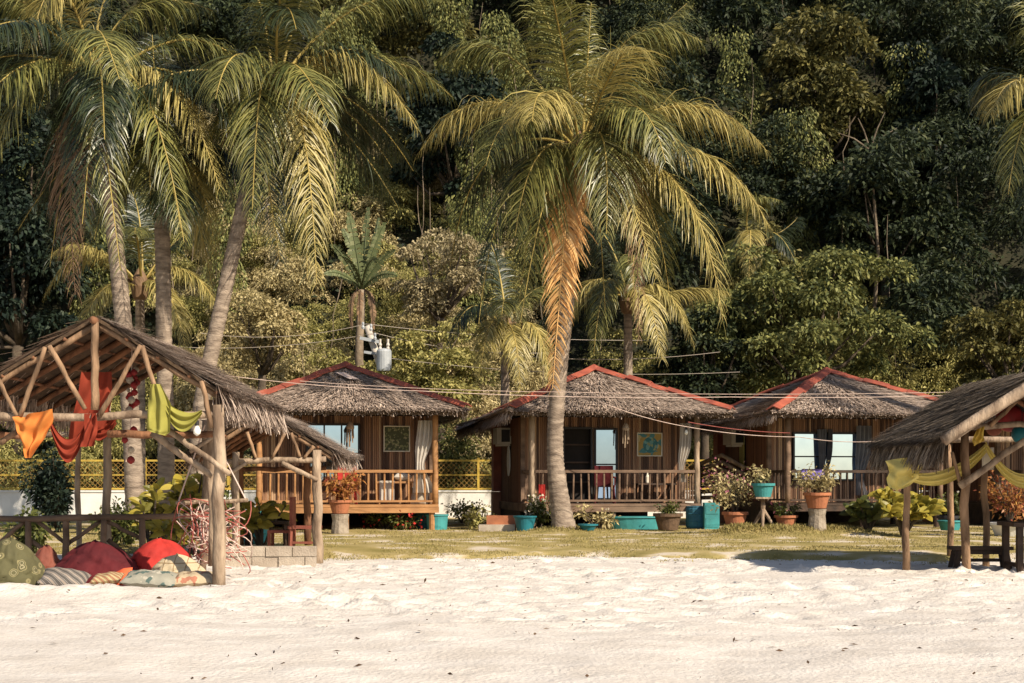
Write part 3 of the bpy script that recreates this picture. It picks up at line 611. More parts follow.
wire([(300, 381, 31.5), (560, 392, 31.5), (960, 392, 32)], 'thin cord just above the white one across the hut roofs', 'cord', .006, sag=.05, m='rope_white', group=HG)
wire([(600, 402, 33.5), (688, 427, 33.6), (800, 437, 33.6), (880, 441, 33)], 'white cord dropping from the middle hut roof towards the right hut', 'cord', .009, sag=.06, m='rope_white', group=HG)
wire([(688, 422, 33.7), (790, 433, 33.7)], 'reddish cord just above the white one between middle and right huts', 'cord', .008, sag=.05, m='rope_pink', group=HG)

# ------------------------------------------------------------------ white wall and yellow fence behind the huts
wl_ = MB(); wl_.box((0, 44.4, .43), (70, .2, 1.0)); wl_.box((0, 44.4, .945), (70.2, .26, .06))
solo(wl_, 'boundary_wall', 'white', 'long low white wall running behind the huts', 'wall')
fe = thing('mesh_fence', 'yellow framed mesh fence standing on top of the long white wall', 'fence', (0, 44.4, .98))
mb = MB()
for k in range(-150, 151):
    x = k * .16
    mb.bar((x, 44.4, 1.02), (x + .85, 44.4, 1.86), .012, .012); mb.bar((x + .85, 44.41, 1.02), (x, 44.41, 1.86), .012, .012)
mb.build('mesh_panel', 'mesh_fence', fe, world=True)
mb = MB(); mb.bar((-25, 44.4, 1.90), (25, 44.4, 1.90), .06, .06); mb.bar((-25, 44.4, 1.02), (25, 44.4, 1.02), .05, .05); mb.bar((-25, 44.4, 1.45), (25, 44.4, 1.45), .04, .04)
mb.build('fence_rail', 'yellow_paint', fe, world=True)
for k in range(-9, 10):
    mb = MB(); mb.box((k * 2.6 - 1.05, 44.4, 1.48), (.07, .07, 1.02)); mb.build('fence_post', 'yellow_paint', fe, world=True)

# ------------------------------------------------------------------ thatch
def thatch_plane(quad, n, length, seed, fringe=0, fl=.35, wid=.028, lift=.05, hang=.55):
    """strands over a roof plane: quad = (ridge0, ridge1, eave1, eave0)"""
    r_ = np.random.default_rng(seed); a, b, c, d = (np.array(q, float) for q in quad)
    def pt(u, v): return (a[None] * (1 - u)[:, None] + b[None] * u[:, None]) * (1 - v)[:, None] + (d[None] * (1 - u)[:, None] + c[None] * u[:, None]) * v[:, None]
    nm = np.cross(b - a + (c - d), d - a); nm /= np.linalg.norm(nm); nm = nm if nm[2] > 0 else -nm
    wr = np.linalg.norm(b - a); we = np.linalg.norm(c - d)
    v = r_.random(n * 3); keep = r_.random(n * 3) < (wr + (we - wr) * v) / max(we, wr); v = v[keep][:n]; n = len(v); u = r_.random(n)
    rows = np.round(v * 16) / 16 + r_.normal(size=n) * .012; v = np.clip(rows, 0, .985)
    P = pt(u, v); dn = unit(pt(u, np.minimum(v + .05, 1.05)) - pt(u, v - .001)); L = r_.uniform(.5, 1.25, n) * length; L = np.minimum(L, (1.0 - v) * np.linalg.norm((c + d) / 2 - (a + b) / 2) + .10 + .08 * r_.random(n))
    D = unit(dn + r_.normal(size=(n, 3)) * .10)
    Vs = []
    def strand(P, D, L, lift0, lift1, w):
        S = unit(np.cross(D, nm[None] + np.zeros_like(D)))
        p0 = P + nm * lift0[:, None]; p1 = P + D * L[:, None] + nm * lift1[:, None]; W = w[:, None]
        return np.stack([p0 + S * W / 2, p1 + S * W * .3, p1 - S * W * .3, p0 - S * W / 2], 1).reshape(-1, 3)
    Vs.append(strand(P, D, L, r_.uniform(.0, .03, n), r_.uniform(.02, .02 + lift, n), r_.uniform(.6, 1.5, n) * wid))
    if fringe:
        m = fringe; u = r_.random(m); P = pt(u, np.ones(m) * .97) + r_.normal(size=(m, 3)) * .03
        dn = unit(pt(u, np.ones(m)) - pt(u, np.ones(m) * .9)); D = unit(dn * hang + np.array([0, 0, -.75]) + r_.normal(size=(m, 3)) * .13)
        Vs.append(strand(P, D, r_.uniform(.4, 1.1, m) * fl, np.zeros(m), r_.uniform(0, .06, m) - .02, r_.uniform(.6, 1.5, m) * wid))
    return np.concatenate(Vs)
def slab(mb, quad, th):
    q = [Vector(p) for p in quad]; dn = Vector((0, 0, -th))
    mb.add(q + [p + dn for p in q], [(0, 1, 2, 3), (7, 6, 5, 4), (0, 4, 5, 1), (1, 5, 6, 2), (2, 6, 7, 3), (3, 7, 4, 0)])

# ------------------------------------------------------------------ huts
def bamboo_wall(mb, x0, x1, y, z0, z1, along='x', r=.028, holes=()):
    k = x0
    while k < x1:
        rr = r * rng.uniform(.8, 1.15); segs = [(z0 + rng.uniform(-.01, .01), z1)]
        for hx0, hx1, hz0, hz1 in holes:
            if hx0 < k < hx1: segs = [s for s in ((z0, hz0), (hz1, z1)) if s[1] - s[0] > .03]
        for a, b in segs:
            c = (k + rr, y + rng.uniform(-.006, .006)) if along == 'x' else (y + rng.uniform(-.006, .006), k + rr)
            mb.tube([(c[0], c[1], a), (c[0], c[1], b)], rr, 6, cap=False)
        k += rr * 2
def railing(root, p0, p1, m, ends=True):
    p0, p1 = Vector(p0), Vector(p1); mb = MB()
    mb.bar(p0 + Vector((0, 0, .80)), p1 + Vector((0, 0, .80)), .09, .07); mb.bar(p0 + Vector((0, 0, .08)), p1 + Vector((0, 0, .08)), .06, .05)
    rl = mb.build('railing', m, root); L = (p1 - p0).length; n = int(L / .19)
    for i in range(1, n):
        p = p0.lerp(p1, i / n); b = MB(); j = rng.uniform(-.012, .012)
        b.tube([p + Vector((j, 0, .105)), p + Vector((-j, 0, .765))], .024 * rng.uniform(.85, 1.15), 6); b.build('baluster', m, rl)
W2, DP, D0, DZ, WT = 2.12, 4.6, 1.25, .72, 2.95   # half width, depth, porch depth, deck height, wall top
EX, EF, EB, EZ, AP = 2.80, -.62, 5.15, 2.97, 4.17
def make_hut(label, px, Y, yaw, rail, wins, fill=(), red_left=True, roof_seed=1, patch=False, slit=False, oval=False, ac=True):
    loc = Vector(((px - 512) * Y / F, Y, .02)); h = thing('hut', label, 'hut', loc, R(yaw), 'thatched beach huts in a row')
    # stilts and deck
    for x in (-W2 + .1, -.05, W2 - .1):
        for y in (.1, 2.4, DP - .1):
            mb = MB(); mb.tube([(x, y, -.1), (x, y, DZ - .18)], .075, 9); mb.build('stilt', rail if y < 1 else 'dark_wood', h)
    mb = MB(); mb.box((0, DP / 2, DZ - .03), (2 * W2 + .1, DP + .06, .06)); mb.box((0, .03, DZ - .13), (2 * W2 + .12, .1, .14)); mb.box((0, DP - .1, DZ - .13), (2 * W2, .1, .14))
    for x in (-W2, W2): mb.box((x, DP / 2, DZ - .132), (.09, DP - .3, .136))
    mb.build('deck', rail, h)
    # body: near-black block painting the dark room, bamboo skins
    mb = MB(); mb.box((0, (D0 + DP) / 2 + .06, (DZ + WT) / 2), (2 * W2 - .14, DP - D0 - .12, WT - DZ - .02)); mb.build('inner_dark_block', 'interior_dark', h)
    holes = [(w[0], w[1], w[2], w[3]) for w in wins]
    mb = MB(); bamboo_wall(mb, -W2 + .06, W2 - .06, D0 + .03, DZ + .005, WT - .05, 'x', holes=holes); mb.build('bamboo_wall', 'bamboo', h)
    mb = MB(); bamboo_wall(mb, D0 + .1, DP - .35, -W2 + .035, DZ + .005, WT - .05, 'y', holes=[(2.75, 3.3, 1.7, 2.45)] if (slit or oval) else ()); mb.build('bamboo_wall', 'bamboo_side_shade', h)
    mb = MB(); bamboo_wall(mb, D0 + .1, DP - .1, W2 - .035, DZ + .005, WT - .05, 'y', r=.05); mb.build('bamboo_wall', 'bamboo_side_shade', h)
    mb = MB(); mb.box((-W2 + .02, DP / 2 + .7, DZ / 2 - .05), (.05, DP - D0 - .4, DZ - .18)); mb.build('skirt_shade_board', 'dark_wood', h)
    mb = MB(); mb.box((0, DP - .2, DZ / 2 - .05), (2 * W2 - .3, .05, DZ - .18)); mb.build('skirt_shade_board', 'dark_wood', h)  # dark panel added to paint the shade under the hut
    if red_left:
        mb = MB(); mb.box((-W2 - .03, DP - .14, (WT + .98) / 2), (.34, .34, WT - .98)); pl = mb.build('pillar', 'pillar_red', h)
        mb = MB(); mb.box((-W2 - .03, DP - .14, .44), (.36, .36, 1.06)); mb.build('pillar_base', 'pillar_base', pl)
    for x, y in ((-W2 + .02, .06), (W2 - .02, .06)):
        mb = MB(); mb.pole((x, y, DZ), (x, y, WT + .05), .075, .07, wob=.01, n=9); mb.build('post', {'rail_grey': 'pole_pale', 'rail_wood': 'rail_wood'}.get(rail, 'rail_grey'), h, smooth=True)
    for x in (-W2 + .02, W2 - .02):
        mb = MB(); mb.box((x, D0, (DZ + WT) / 2), (.1, .1, WT - DZ)); mb.build('corner_post', 'rail_grey', h)
    for x0, x1, z0, z1, nx, nz, kind_ in wins:
        nm = 'door' if kind_ == 'door' else 'window'
        fr_ = MB(); y = D0 - .01; t = .05
        for x in (x0, x1): fr_.box((x, y, (z0 + z1) / 2), (t, .09, z1 - z0 + t))
        for z in (z0, z1): fr_.box(((x0 + x1) / 2, y, z), (x1 - x0 - t, .088, t))
        for i in range(1, nx): fr_.box((x0 + (x1 - x0) * i / nx, y + .003, (z0 + z1) / 2), (.04, .075, z1 - z0 - t))
        for i in range(1, nz): fr_.box(((x0 + x1) / 2, y + .006, z0 + (z1 - z0) * i / nz), (x1 - x0 - t, .06, .035))
        w = fr_.build(nm, 'frame_dark', h)
        if kind_ == 'door': piv = Vector((x0, D0, 0)); w.matrix_local = Matrix.Translation(piv) @ Matrix.Rotation(R(-9.5), 4, 'Z') @ Matrix.Translation(-piv)
        if kind_ != 'open':
            pn = MB(); pn.box(((x0 + x1) / 2, D0 + .012, (z0 + z1) / 2), (x1 - x0 - .02, .012, z1 - z0 - .02)); pn.build('pane', 'glass', w)
        else:
            for z in (1.25, 1.75, 2.2):
                sh = MB(); sh.box(((x0 + x1) / 2, D0 + .055, z), (x1 - x0 - .06, .07, .04)); sh.build('shelf', 'dark_wood', w)
    if oval:
        mb = MB()
        mb.lathe([(.01, -.02), (.16, -.015), (.2, 0), (.2, .02), (.01, .02)], (0, 0, 0), 20, (1, 2.0))
        rot = Matrix.Rotation(R(-90), 3, 'Y'); mb.v = [tuple(rot @ Vector(q) + Vector((-W2 - .01, 3.0, 1.8))) for q in mb.v]; mb.v = [(x, 3.0 + (z - 2.08) * .5, 2.08 + (y - 3.0) * 1.0) if False else (x, y, z) for x, y, z in mb.v]
        mb.v = [(x, 3.0 + (z - 1.8), 1.8 + (y - 3.0)) for x, y, z in mb.v]
        mb.build('oval_window', 'white', h)
    if slit:
        mb = MB(); mb.box((-W2 + .0, 3.02, 2.08), (.03, .3, .75)); mb.build('window', 'leaf_scrub', h)
    if ac:
        mb = MB(); mb.box((-W2 - .16, 3.2, 2.46), (.38, .62, .42)); a = mb.build('air_conditioner', 'ac', h)
        mb = MB(); mb.box((-W2 - .12, 2.875, 2.46), (.22, .03, .32)); mb.build('grille', 'frame_dark', a)
        mb = MB(); mb.bar((-W2 - .3, 3.0, 2.22), (-W2 + .02, 3.0, 2.22), .05, .05); mb.bar((-W2 - .3, 3.4, 2.22), (-W2 + .02, 3.4, 2.22), .05, .05); mb.build('bracket', 'ac', a)
    # railings on the porch
    railing(h, (-W2 + .09, .05, DZ), (W2 - .09, .05, DZ), rail); railing(h, (W2 - .05, .12, DZ), (W2 - .05, D0 - .06, DZ), rail); railing(h, (-W2 + .05, .12, DZ), (-W2 + .05, D0 - .06, DZ), rail)
    # roof
    ap = (0, 2.27, AP); c = [(-EX, EF, EZ), (EX, EF, EZ), (EX, EB, EZ), (-EX - .35, EB + .5, EZ - .32)]
    mb = MB(); vs = [ap] + c + [(0, 2.27, AP - .2)] + [(x, y, EZ - .12) for x, y, z in c]
    mb.add(vs, [(0, 1, 2), (0, 2, 3), (0, 3, 4), (0, 4, 1), (5, 7, 6), (5, 8, 7), (5, 9, 8), (5, 6, 9), (1, 6, 7, 2), (2, 7, 8, 3), (3, 8, 9, 4), (4, 9, 6, 1)])
    mb.box((0, D0 + .02, WT + .02), (2 * W2, .12, .1))
    rf = mb.build('roof', 'thatch_under', h)
    Vs = []
    for i, (p, q) in enumerate(((c[0], c[1]), (c[1], c[2]), (c[2], c[3]), (c[3], c[0]))):
        n_ = (15000, 6000, 3000, 9500)[i]
        Vs.append(thatch_plane((ap, ap, q, p), n_, .38, roof_seed * 10 + i, (3000, 1500, 700, 2400)[i], (.15, .2, .25, .34)[i], .021, .04))
    V = np.concatenate(Vs); np_mesh('thatch', V, quads(len(V) // 4), 'thatch', rf)
    for q in c:
        a = Vector(ap) + Vector((0, 0, .13)); b = Vector(q) + Vector((0, 0, .15)); d = (b - a); s = d.cross(Vector((0, 0, 1))).normalized() * .17; dz = Vector((0, 0, -.08))
        mb = MB(); nseg = 7
        for k in range(nseg):
            f0, f1 = max(0, k / nseg - .02), (k + 1) / nseg; off = Vector((rng.uniform(-.02, .02), rng.uniform(-.02, .02), .012 * ((k + 1) % 2) + rng.uniform(-.015, .02))); tl = 1 + rng.uniform(-.14, .14)
            A, B = a.lerp(b, f0) + off, a.lerp(b, f1) + off + Vector((0, 0, rng.uniform(-.02, .015))); s1, s2 = s * tl, s * tl * rng.uniform(.9, 1.1)
            mb.add([A + s1 + dz, A, A - s1 + dz, B + s2 + dz * 1.1, B, B - s2 + dz * .9, A + s1 + dz * 1.25, A - s1 + dz * 1.25, B + s2 + dz * 1.35, B - s2 + dz * 1.2, A + dz * .3, B + dz * .3], [(0, 1, 4, 3), (1, 2, 5, 4), (6, 8, 11, 10), (10, 11, 9, 7), (3, 4, 5, 9, 11, 8), (0, 3, 8, 6), (2, 7, 9, 5), (0, 6, 10, 7, 2, 1)])
        mb.build('hip_cap', 'hipcap', rf)
    mb = MB(); mb.lathe([(.2, 0), (.14, .07), (.02, .13)], (0, 2.27, AP + .03), 8); mb.build('hip_cap', 'hipcap', rf)
    if patch:
        t0 = Vector(ap).lerp((Vector(c[0]) + Vector(c[1])) / 2, .22) ; e = Vector(ap).lerp((Vector(c[0]) + Vector(c[1])) / 2, .42)
        mb = MB(); mb.add([t0 + Vector((-.30, -.02, .1)), t0 + Vector((-.06, -.02, .1)), e + Vector((.30, -.02, .13)), e + Vector((.06, -.02, .13))], [(0, 1, 2, 3)]); mb.build('roof_patch', 'rope_white', rf)
    return h
hut_l = make_hut('leftmost thatched hut with orange-brown railing, white curtain and a pale patch on the roof', 348, 34.0, 8, 'rail_wood',
    [(-.98, .30, 1.25, 2.68, 3, 2, 'win')], roof_seed=1, patch=True, ac=False)
hut_m = make_hut('middle thatched hut behind the tall palm, with an oval window on its shaded side', 616, 35.0, 10.5, 'rail_grey',
    [(-1.05, -.32, .80, 2.62, 1, 1, 'open'), (-.22, .33, .80, 2.60, 1, 2, 'door')], roof_seed=2, oval=True)
hut_r = make_hut('right thatched hut with a wide window behind hanging grey curtains', 866, 36.0, 13, 'dark_wood',
    [(-1.42, .55, 1.30, 2.52, 1, 2, 'win')], roof_seed=3, slit=True)
hut_e = make_hut('dark red-pillared hut at the right edge half hidden behind the thatched shelter', 1098, 36.6, 14, 'dark_wood',
    [(-.9, .3, 1.2, 2.5, 2, 2, 'win')], roof_seed=4, ac=False)
def hl(h, x, y, z): return world_mat(h) @ Vector((x, y, z))

# things on and around the porches
def cloth(fn, nu, nv, name, m, label, cat, group=None):
    mb = MB(); mb.grid(fn, nu, nv); return solo(mb, name, m, label, cat, group, smooth=True)
def curtain(h, x, y, z0, z1, w0, w1, m, label, tie=None, group=None, sgn=1):
    def fn(u, v):
        z = z1 + (z0 - z1) * v
        k = 1 if tie is None else 1 - .55 * math.exp(-((v - tie) / .22) ** 2)
        ww = (w0 + (w1 - w0) * v) * k
        return hl(h, x + sgn * (u - .5) * ww + (0 if tie is None else sgn * -.12 * math.exp(-((v - tie) / .3) ** 2)), y + .05 * math.sin(u * 22 + v * 2) * k, z)
    return cloth(fn, 40, 24, 'curtain', m, label, 'curtain', group)
curtain(hut_l, 1.86, .16, 1.0, 2.75, .34, .55, 'cloth_white', 'white curtain hanging by the right post of the leftmost hut porch', .62)
curtain(hut_m, 1.84, .18, 1.25, 2.72, .30, .26, 'cloth_white', 'pale curtain bunched beside the right post of the middle hut porch', .8)
curtain(hut_r, -.66, D0 - .12, 1.15, 2.62, .28, .10, 'cloth_sheer', 'sheer grey curtain tapering down over the middle of the right hut window', None, sgn=-1)
curtain(hut_r, -.44, D0 - .14, .95, 2.62, .12, .12, 'gap_dark', 'dark narrow curtain hanging straight beside the sheer one at the right hut window', .75)  # curtain shape added as a dark strip to darken the window gap
curtain(hut_r, .52, D0 - .12, .9, 2.72, .42, .40, 'cloth_sheer', 'pale grey curtain at the right end of the right hut window', .75)
def painting(h, x0, x1, z0, z1, m, label):
    p = thing('painting', label, 'painting', hl(h, (x0 + x1) / 2, D0 - .05, z0), h.rotation_euler.z)
    w = x1 - x0; hh = z1 - z0; mb = MB(); mb.box((0, .01, hh / 2), (w, .03, hh)); mb.build('canvas', m, p)
    f = MB(); t = .025
    for s in (-1, 1): f.box((s * w / 2, 0, hh / 2), (t, .05, hh + t))
    for z in (0, hh): f.box((0, .002, z), (w - t, .046, t))
    f.build('frame', 'paper', p); return p, w, hh
painting(hut_l, .92, 1.55, 2.02, 2.64, 'art_green', 'square leafy green painting on the bamboo wall of the leftmost hut')
p, w, hh = painting(hut_m, .88, 1.52, 1.92, 2.50, 'art_sun', 'yellow and teal painting on the bamboo wall of the middle hut')
mb = MB(); mb.lathe([(.2, 0), (.2, .006), (.01, .008)], (0, 0, 0), 14, (1, 1.05)); rot = Matrix.Rotation(R(90), 3, 'X'); mb.v = [tuple(rot @ Vector(q) + Vector((.02, -.006, hh * .48))) for q in mb.v]; mb.build('painted_shape', 'art_teal', p)
def chime(h, x, label, m='pole'):
    mb = MB(); c = Vector((0, 0, 0)); mb.tube([(0, 0, .5), (0, 0, .25)], .008, 5); mb.lathe([(.03, .12), (.09, .1), (.1, .16), (.05, .26), (.01, .3)], (0, 0, 0), 10)
    for k in range(7): a = k * .9; mb.tube([(.07 * math.cos(a), .07 * math.sin(a), .12), (.08 * math.cos(a), .08 * math.sin(a), -.12 - .1 * (k % 3))], .014, 5)
    o = mb.build('wind_chime', m); o.location = hl(h, x, -.1, 2.42); return tag(o, label, 'wind chime')
chime(hut_l, .05, 'wind chime hanging under the eave of the leftmost hut'); chime(hut_m, .22, 'wooden wind chime hanging under the eave of the middle hut', 'pole_pale')
def bulb(loc, label):
    t = thing('light_bulb', label, 'light bulb', loc); mb = MB(); mb.lathe([(.01, -.1), (.045, -.07), (.05, -.03), (.025, .02), (.02, .03)], (0, 0, 0), 10); mb.build('bulb', 'bulb', t, smooth=True)
    mb = MB(); mb.lathe([(.026, .03), (.026, .09), (.008, .1)], (0, 0, 0), 8); mb.tube([(0, 0, .09), (0, 0, .28)], .006, 5); mb.build('socket', 'black', t); return t
bulb(hl(hut_m, 1.78, -.05, 2.52), 'unlit bulb hanging before the pale curtain of the middle hut')
def chair(loc, rz, m, label, group=None, plastic=True):
    t = thing('chair', label, 'chair', loc, rz, group); mb = MB(); mb.box((0, 0, .43), (.46, .44, .05)); mb.build('seat', m, t)
    mb = MB(); mb.grid(lambda u, v: Vector(((u - .5) * .46, .22 + .05 * v - .05 * (1 - (2 * u - 1) ** 2) + 0, .44 + .5 * v)), 8, 6); mb.grid(lambda u, v: Vector(((.5 - u) * .46, .245 + .05 * v - .05 * (1 - (2 * u - 1) ** 2), .44 + .5 * v)), 8, 6); mb.build('backrest', m, t)
    for s in (-1, 1):
        for q in (-1, 1): mb = MB(); mb.tube([(s * .2, q * .18, .41), (s * .23, q * .21, 0)], [.025, .02], 7); mb.build('leg', m, t)
        mb = MB(); mb.bar((s * .23, -.2, .64), (s * .23, .23, .66), .05, .03); mb.bar((s * .225, -.19, .45), (s * .23, -.19, .63), .03, .03); mb.build('armrest', m, t)
    return t
def table(loc, rz, w, d, hgt, m, label, name='table', cat='table'):
    t = thing(name, label, cat, loc, rz); mb = MB(); mb.box((0, 0, hgt - .02), (w, d, .045)); mb.build('tabletop', m, t)
    for s in (-1, 1):
        for q in (-1, 1): mb = MB(); mb.bar((s * (w / 2 - .07), q * (d / 2 - .07), hgt - .045), (s * (w / 2 - .05), q * (d / 2 - .05), 0), .055, .055); mb.build('leg', m, t)
    return t
ZR = DZ + .002
chair(hl(hut_l, -.02, .62, ZR), R(190), 'red', 'red chair on the porch of the leftmost hut')
table(hl(hut_l, 1.15, .7, ZR), R(8), .9, .5, .55, 'rail_wood', 'low wooden table on the porch of the leftmost hut')
mb = MB(); mb.grid(lambda u, v: hl(hut_l, .95 + (u - .5) * .36, .42 - .012 * math.sin(u * 20), ZR + .57 - .48 * v), 16, 6); solo(mb, 'towel', 'cloth_white', 'white towel hanging from the low table on the leftmost hut porch', 'towel')
def pillow(loc, sx, sy, sz, m, label, rot=(0, 0, 0), name='cushion', cat='cushion', group=None, e=.55):
    def fn(u, v):
        x = u * 2 - 1; y = v * 2 - 1; k = max(0, (1 - abs(x) ** 3) * (1 - abs(y) ** 3)) ** e
        pinch = 1 - .09 * (abs(x * y)) ** 1 ; return x * sx / 2 * (1 - .08 * (1 - y * y)), y * sy / 2 * (1 - .08 * (1 - x * x)), k
    mb = MB(); mt = Matrix.Translation(loc) @ Matrix.Rotation(rot[2], 4, 'Z') @ Matrix.Rotation(rot[1], 4, 'Y') @ Matrix.Rotation(rot[0], 4, 'X')
    for s in (1, -1): mb.grid(lambda u, v: (lambda q: mt @ Vector((q[0], q[1], sz / 2 + s * q[2] * sz / 2 + .006 * math.sin(q[0] * 37) )))(fn(u, v)), 18, 18)
    o = mb.build(name, m, smooth=True); 
    o.data.transform(Matrix.Translation(-Vector(loc))); o.location = loc
    return tag(o, label, cat, group)
pillow(hl(hut_l, 1.35, .72, ZR + .56), .42, .4, .2, 'cloth_white', 'cream cushion lying on the low porch table of the leftmost hut')
pillow(hl(hut_l, 1.8, .5, ZR + .15), .5, .5, .22, 'flower_white', 'pale pink cushion propped at the right end of the leftmost hut porch', (R(70), 0, R(-20)))
chair(hl(hut_m, -.1, .7, ZR), R(170), 'red_dark', 'dark red chair on the middle hut porch by the glass door')
table(hl(hut_m, 1.2, .75, ZR), R(12), 1.0, .5, .5, 'dark_wood', 'dark low table on the porch of the middle hut')
mb = MB(); mb.lathe([(.04, 0), (.05, .02), (.05, .16), (.02, .22), (.02, .28), (.001, .285)], hl(hut_m, 1.0, .7, ZR + .505), 10); solo(mb, 'bottle', 'paper', 'pale bottle standing on the middle hut porch table', 'bottle')
mb = MB(); mb.grid(lambda u, v: hl(hut_m, -1.86 + (u - .5) * .17, -.012 - .012 * math.sin(u * 20), ZR + .48 - .45 * v), 10, 6); solo(mb, 'cloth', 'red', 'small red cloth hung on the left end of the middle hut railing', 'cloth')
mb = MB(); mb.grid(lambda u, v: hl(hut_r, -1.45 + (u - .5) * .62, -.01 + .16 * (v if v < .3 else .3) - .015 * math.sin(u * 18) - .05, ZR + .86 - .24 * max(0, v - .3) / .7 * 1.2), 16, 10); solo(mb, 'towel', 'cloth_purple', 'purple towel draped over the railing of the right hut', 'towel')

# tubs, barrels and pots
def tub(loc, r, h_, m, label, sq=(1, 1), taper=.82, name='tub', cat='tub'):
    t = thing(name, label, cat, loc); mb = MB(); mb.lathe([(r * taper, 0), (r, h_), (r * .93, h_), (r * taper * .93, .03)], (0, 0, 0), 22, sq); mb.build('tub_body', m, t, smooth=False)
    mb = MB(); mb.lathe([(r * 1.0, h_ - .03), (r * 1.07, h_ - .02), (r * 1.07, h_ + .012), (r * .94, h_ + .012)], (0, 0, 0), 22, sq); mb.build('rim', m, t); return t
def gl(px, Y, dz=0): return ground_at(px, Y, dz)
tub(gl(637, 35.0), .72, .30, 'teal', 'long low turquoise tub under the deck of the middle hut', (1, .45), .86)
def barrel(px, Y, r, h_, m, label):
    t = thing('barrel', label, 'barrel', gl(px, Y)); mb = MB(); mb.lathe([(r * .9, 0), (r, .05), (r, h_ * .3), (r * 1.04, h_ * .33), (r, h_ * .36), (r, h_ * .66), (r * 1.04, h_ * .69), (r, h_ * .72), (r, h_ - .04), (r * .9, h_)], (0, 0, 0), 18); mb.build('body', m, t)
    mb = MB(); mb.lathe([(r * .95, h_ - .005), (r * .95, h_ + .03), (r * .2, h_ + .035)], (0, 0, 0), 18); mb.build('lid', m, t); return t
barrel(697, 35.3, .28, .52, 'blue', 'blue barrel under the right end of the middle hut')
mb = MB(); mb.box((0, 0, .32), (.36, .4, .64)); o = mb.build('crate', 'teal'); o.location = gl(711, 34.9); tag(o, 'upright turquoise box beside the blue barrel next to the middle hut', 'box')
mb = MB()
for z in (.16, .48): mb.box((0, -.205, z), (.3, .012, .22))
mb.build('panel', 'teal', o)
barrel(425, 35.2, .26, .40, 'teal_dark', 'dark teal barrel under the right end of the leftmost hut')
tub(gl(437, 34.6), .27, .36, 'teal', 'turquoise bucket beside the right corner post of the leftmost hut', (1, 1), .9, 'bucket', 'bucket')
tub(gl(525, 33.2), .26, .34, 'teal_dark', 'round teal pot among white flowers at the left of the palm trunk', (1, 1), .7, 'plant_pot', 'pot')
tub(gl(588, 32.6), .22, .14, 'teal_dark', 'shallow green-blue bowl on the grass right of the palm base', (1, 1), .6, 'bowl', 'bowl')
def potted(name, label, loc, r, h_, m, foliage, cat='potted plant', stand=None):
    t = thing(name, label, cat, loc); z0 = 0
    if stand == 'stump':
        z0 = .46; mb = MB(); mb.lathe([(.21, -.05), (.2, .1), (.18, .3), (.2, .44), (.02, .46)], (0, 0, 0), 12, (1, 1)); mb.v = [(x + .02 * noise.noise(Vector((x * 9, y * 9, z * 9))), y, z) for x, y, z in mb.v]; mb.build('stump', 'stone', t)
    elif stand == 'forked':
        z0 = .68; mb = MB(); mb.pole((0, 0, .66), (0, 0, .36), .045, .05, .01)
        for a in (0.3, 2.4, 4.5): mb.pole((0, 0, .40), (.30 * math.cos(a), .30 * math.sin(a), -.02), .045, .03, .02)
        mb.box((0, 0, .66), (.36, .36, .04)); mb.build('stand', 'pole_pale', t)
    mb = MB(); mb.lathe([(r * .68, z0), (r * .92, z0 + h_ * .8), (r * 1.06, z0 + h_ * .82), (r * 1.06, z0 + h_), (r * .9, z0 + h_), (r * .86, z0 + h_ * .88), (.01, z0 + h_ * .86)], (0, 0, 0), 20); mb.build('pot', m, t)
    foliage(t, z0 + h_ * .86); return t
def fol(spread, height, n, leaf, m, flowers=None, nf=0, stems=7, cz=.55, airy=.9):
    def f(t, z):
        mb = MB(); ends = []
        for k in range(stems):
            a = rng.uniform(0, 6.28); rr = spread * rng.uniform(.3, .9); e = Vector((rr * math.cos(a), rr * math.sin(a), z + height * rng.uniform(.5, 1))); ends.append(e)
            mb.tube([(0, 0, z - .03), (e.x * .35, e.y * .35, z + (e.z - z) * .55), e], [.018, .012, .005], 5)
        mb.build('stem', 'bark', t)
        E = np.array([tuple(e) for e in ends]); k = NR.integers(0, len(E), n); q = NR.uniform(.35, 1.05, n)[:, None]
        base = np.array([0, 0, z]); p = base + (E[k] - base) * q + NR.normal(size=(n, 3)) * spread * .16 * airy
        D = (E[k] - base) * .6 + NR.normal(size=(n, 3)) * .5; D[:, 2] -= .1
        np_mesh('foliage', leaves(p, D, NR.uniform(.7, 1.3, n) * leaf, NR.uniform(.35, .55, n) * leaf), quads(n), m, t)
        if flowers:
            k = NR.integers(0, len(E), nf); p = E[k] + NR.normal(size=(nf, 3)) * spread * .2
            np_mesh('blossoms', leaves(p, rdir(nf), NR.uniform(.05, .09, nf), .06), quads(nf), flowers, t)
    return f
potted('potted_plant', 'terracotta pot with a sprawling pink bougainvillea beside the red pillar', gl(735, 31.6), .28, .36, 'terracotta', fol(.75, 1.0, 900, .09, 'leaf_dry', 'flower_pink', 95, 14))
potted('potted_plant', 'turquoise pot on a forked tree-branch stand', gl(763, 31.2), .25, .30, 'teal', fol(.28, .42, 260, .10, 'leaf_dry', None, 0, 7), stand='forked')
potted('potted_plant', 'low terracotta pot with a small leafy plant, between the forked stand and the stump', gl(786, 31.3), .25, .28, 'terracotta', fol(.30, .26, 260, .09, 'leaf_plant', 'flower_pink', 10, 7))
potted('potted_plant', 'terracotta pot with a bushy dry plant raised on a stone stump', gl(817, 31.0), .29, .34, 'terracotta', fol(.52, .60, 800, .09, 'leaf_dry', None, 0, 14), stand='stump')
potted('potted_plant', 'brown woven planter hanging low before the middle hut deck', gl(668, 34.0, .02), .34, .40, 'basket', fol(.3, .3, 300, .09, 'leaf_plant', None, 0, 7))
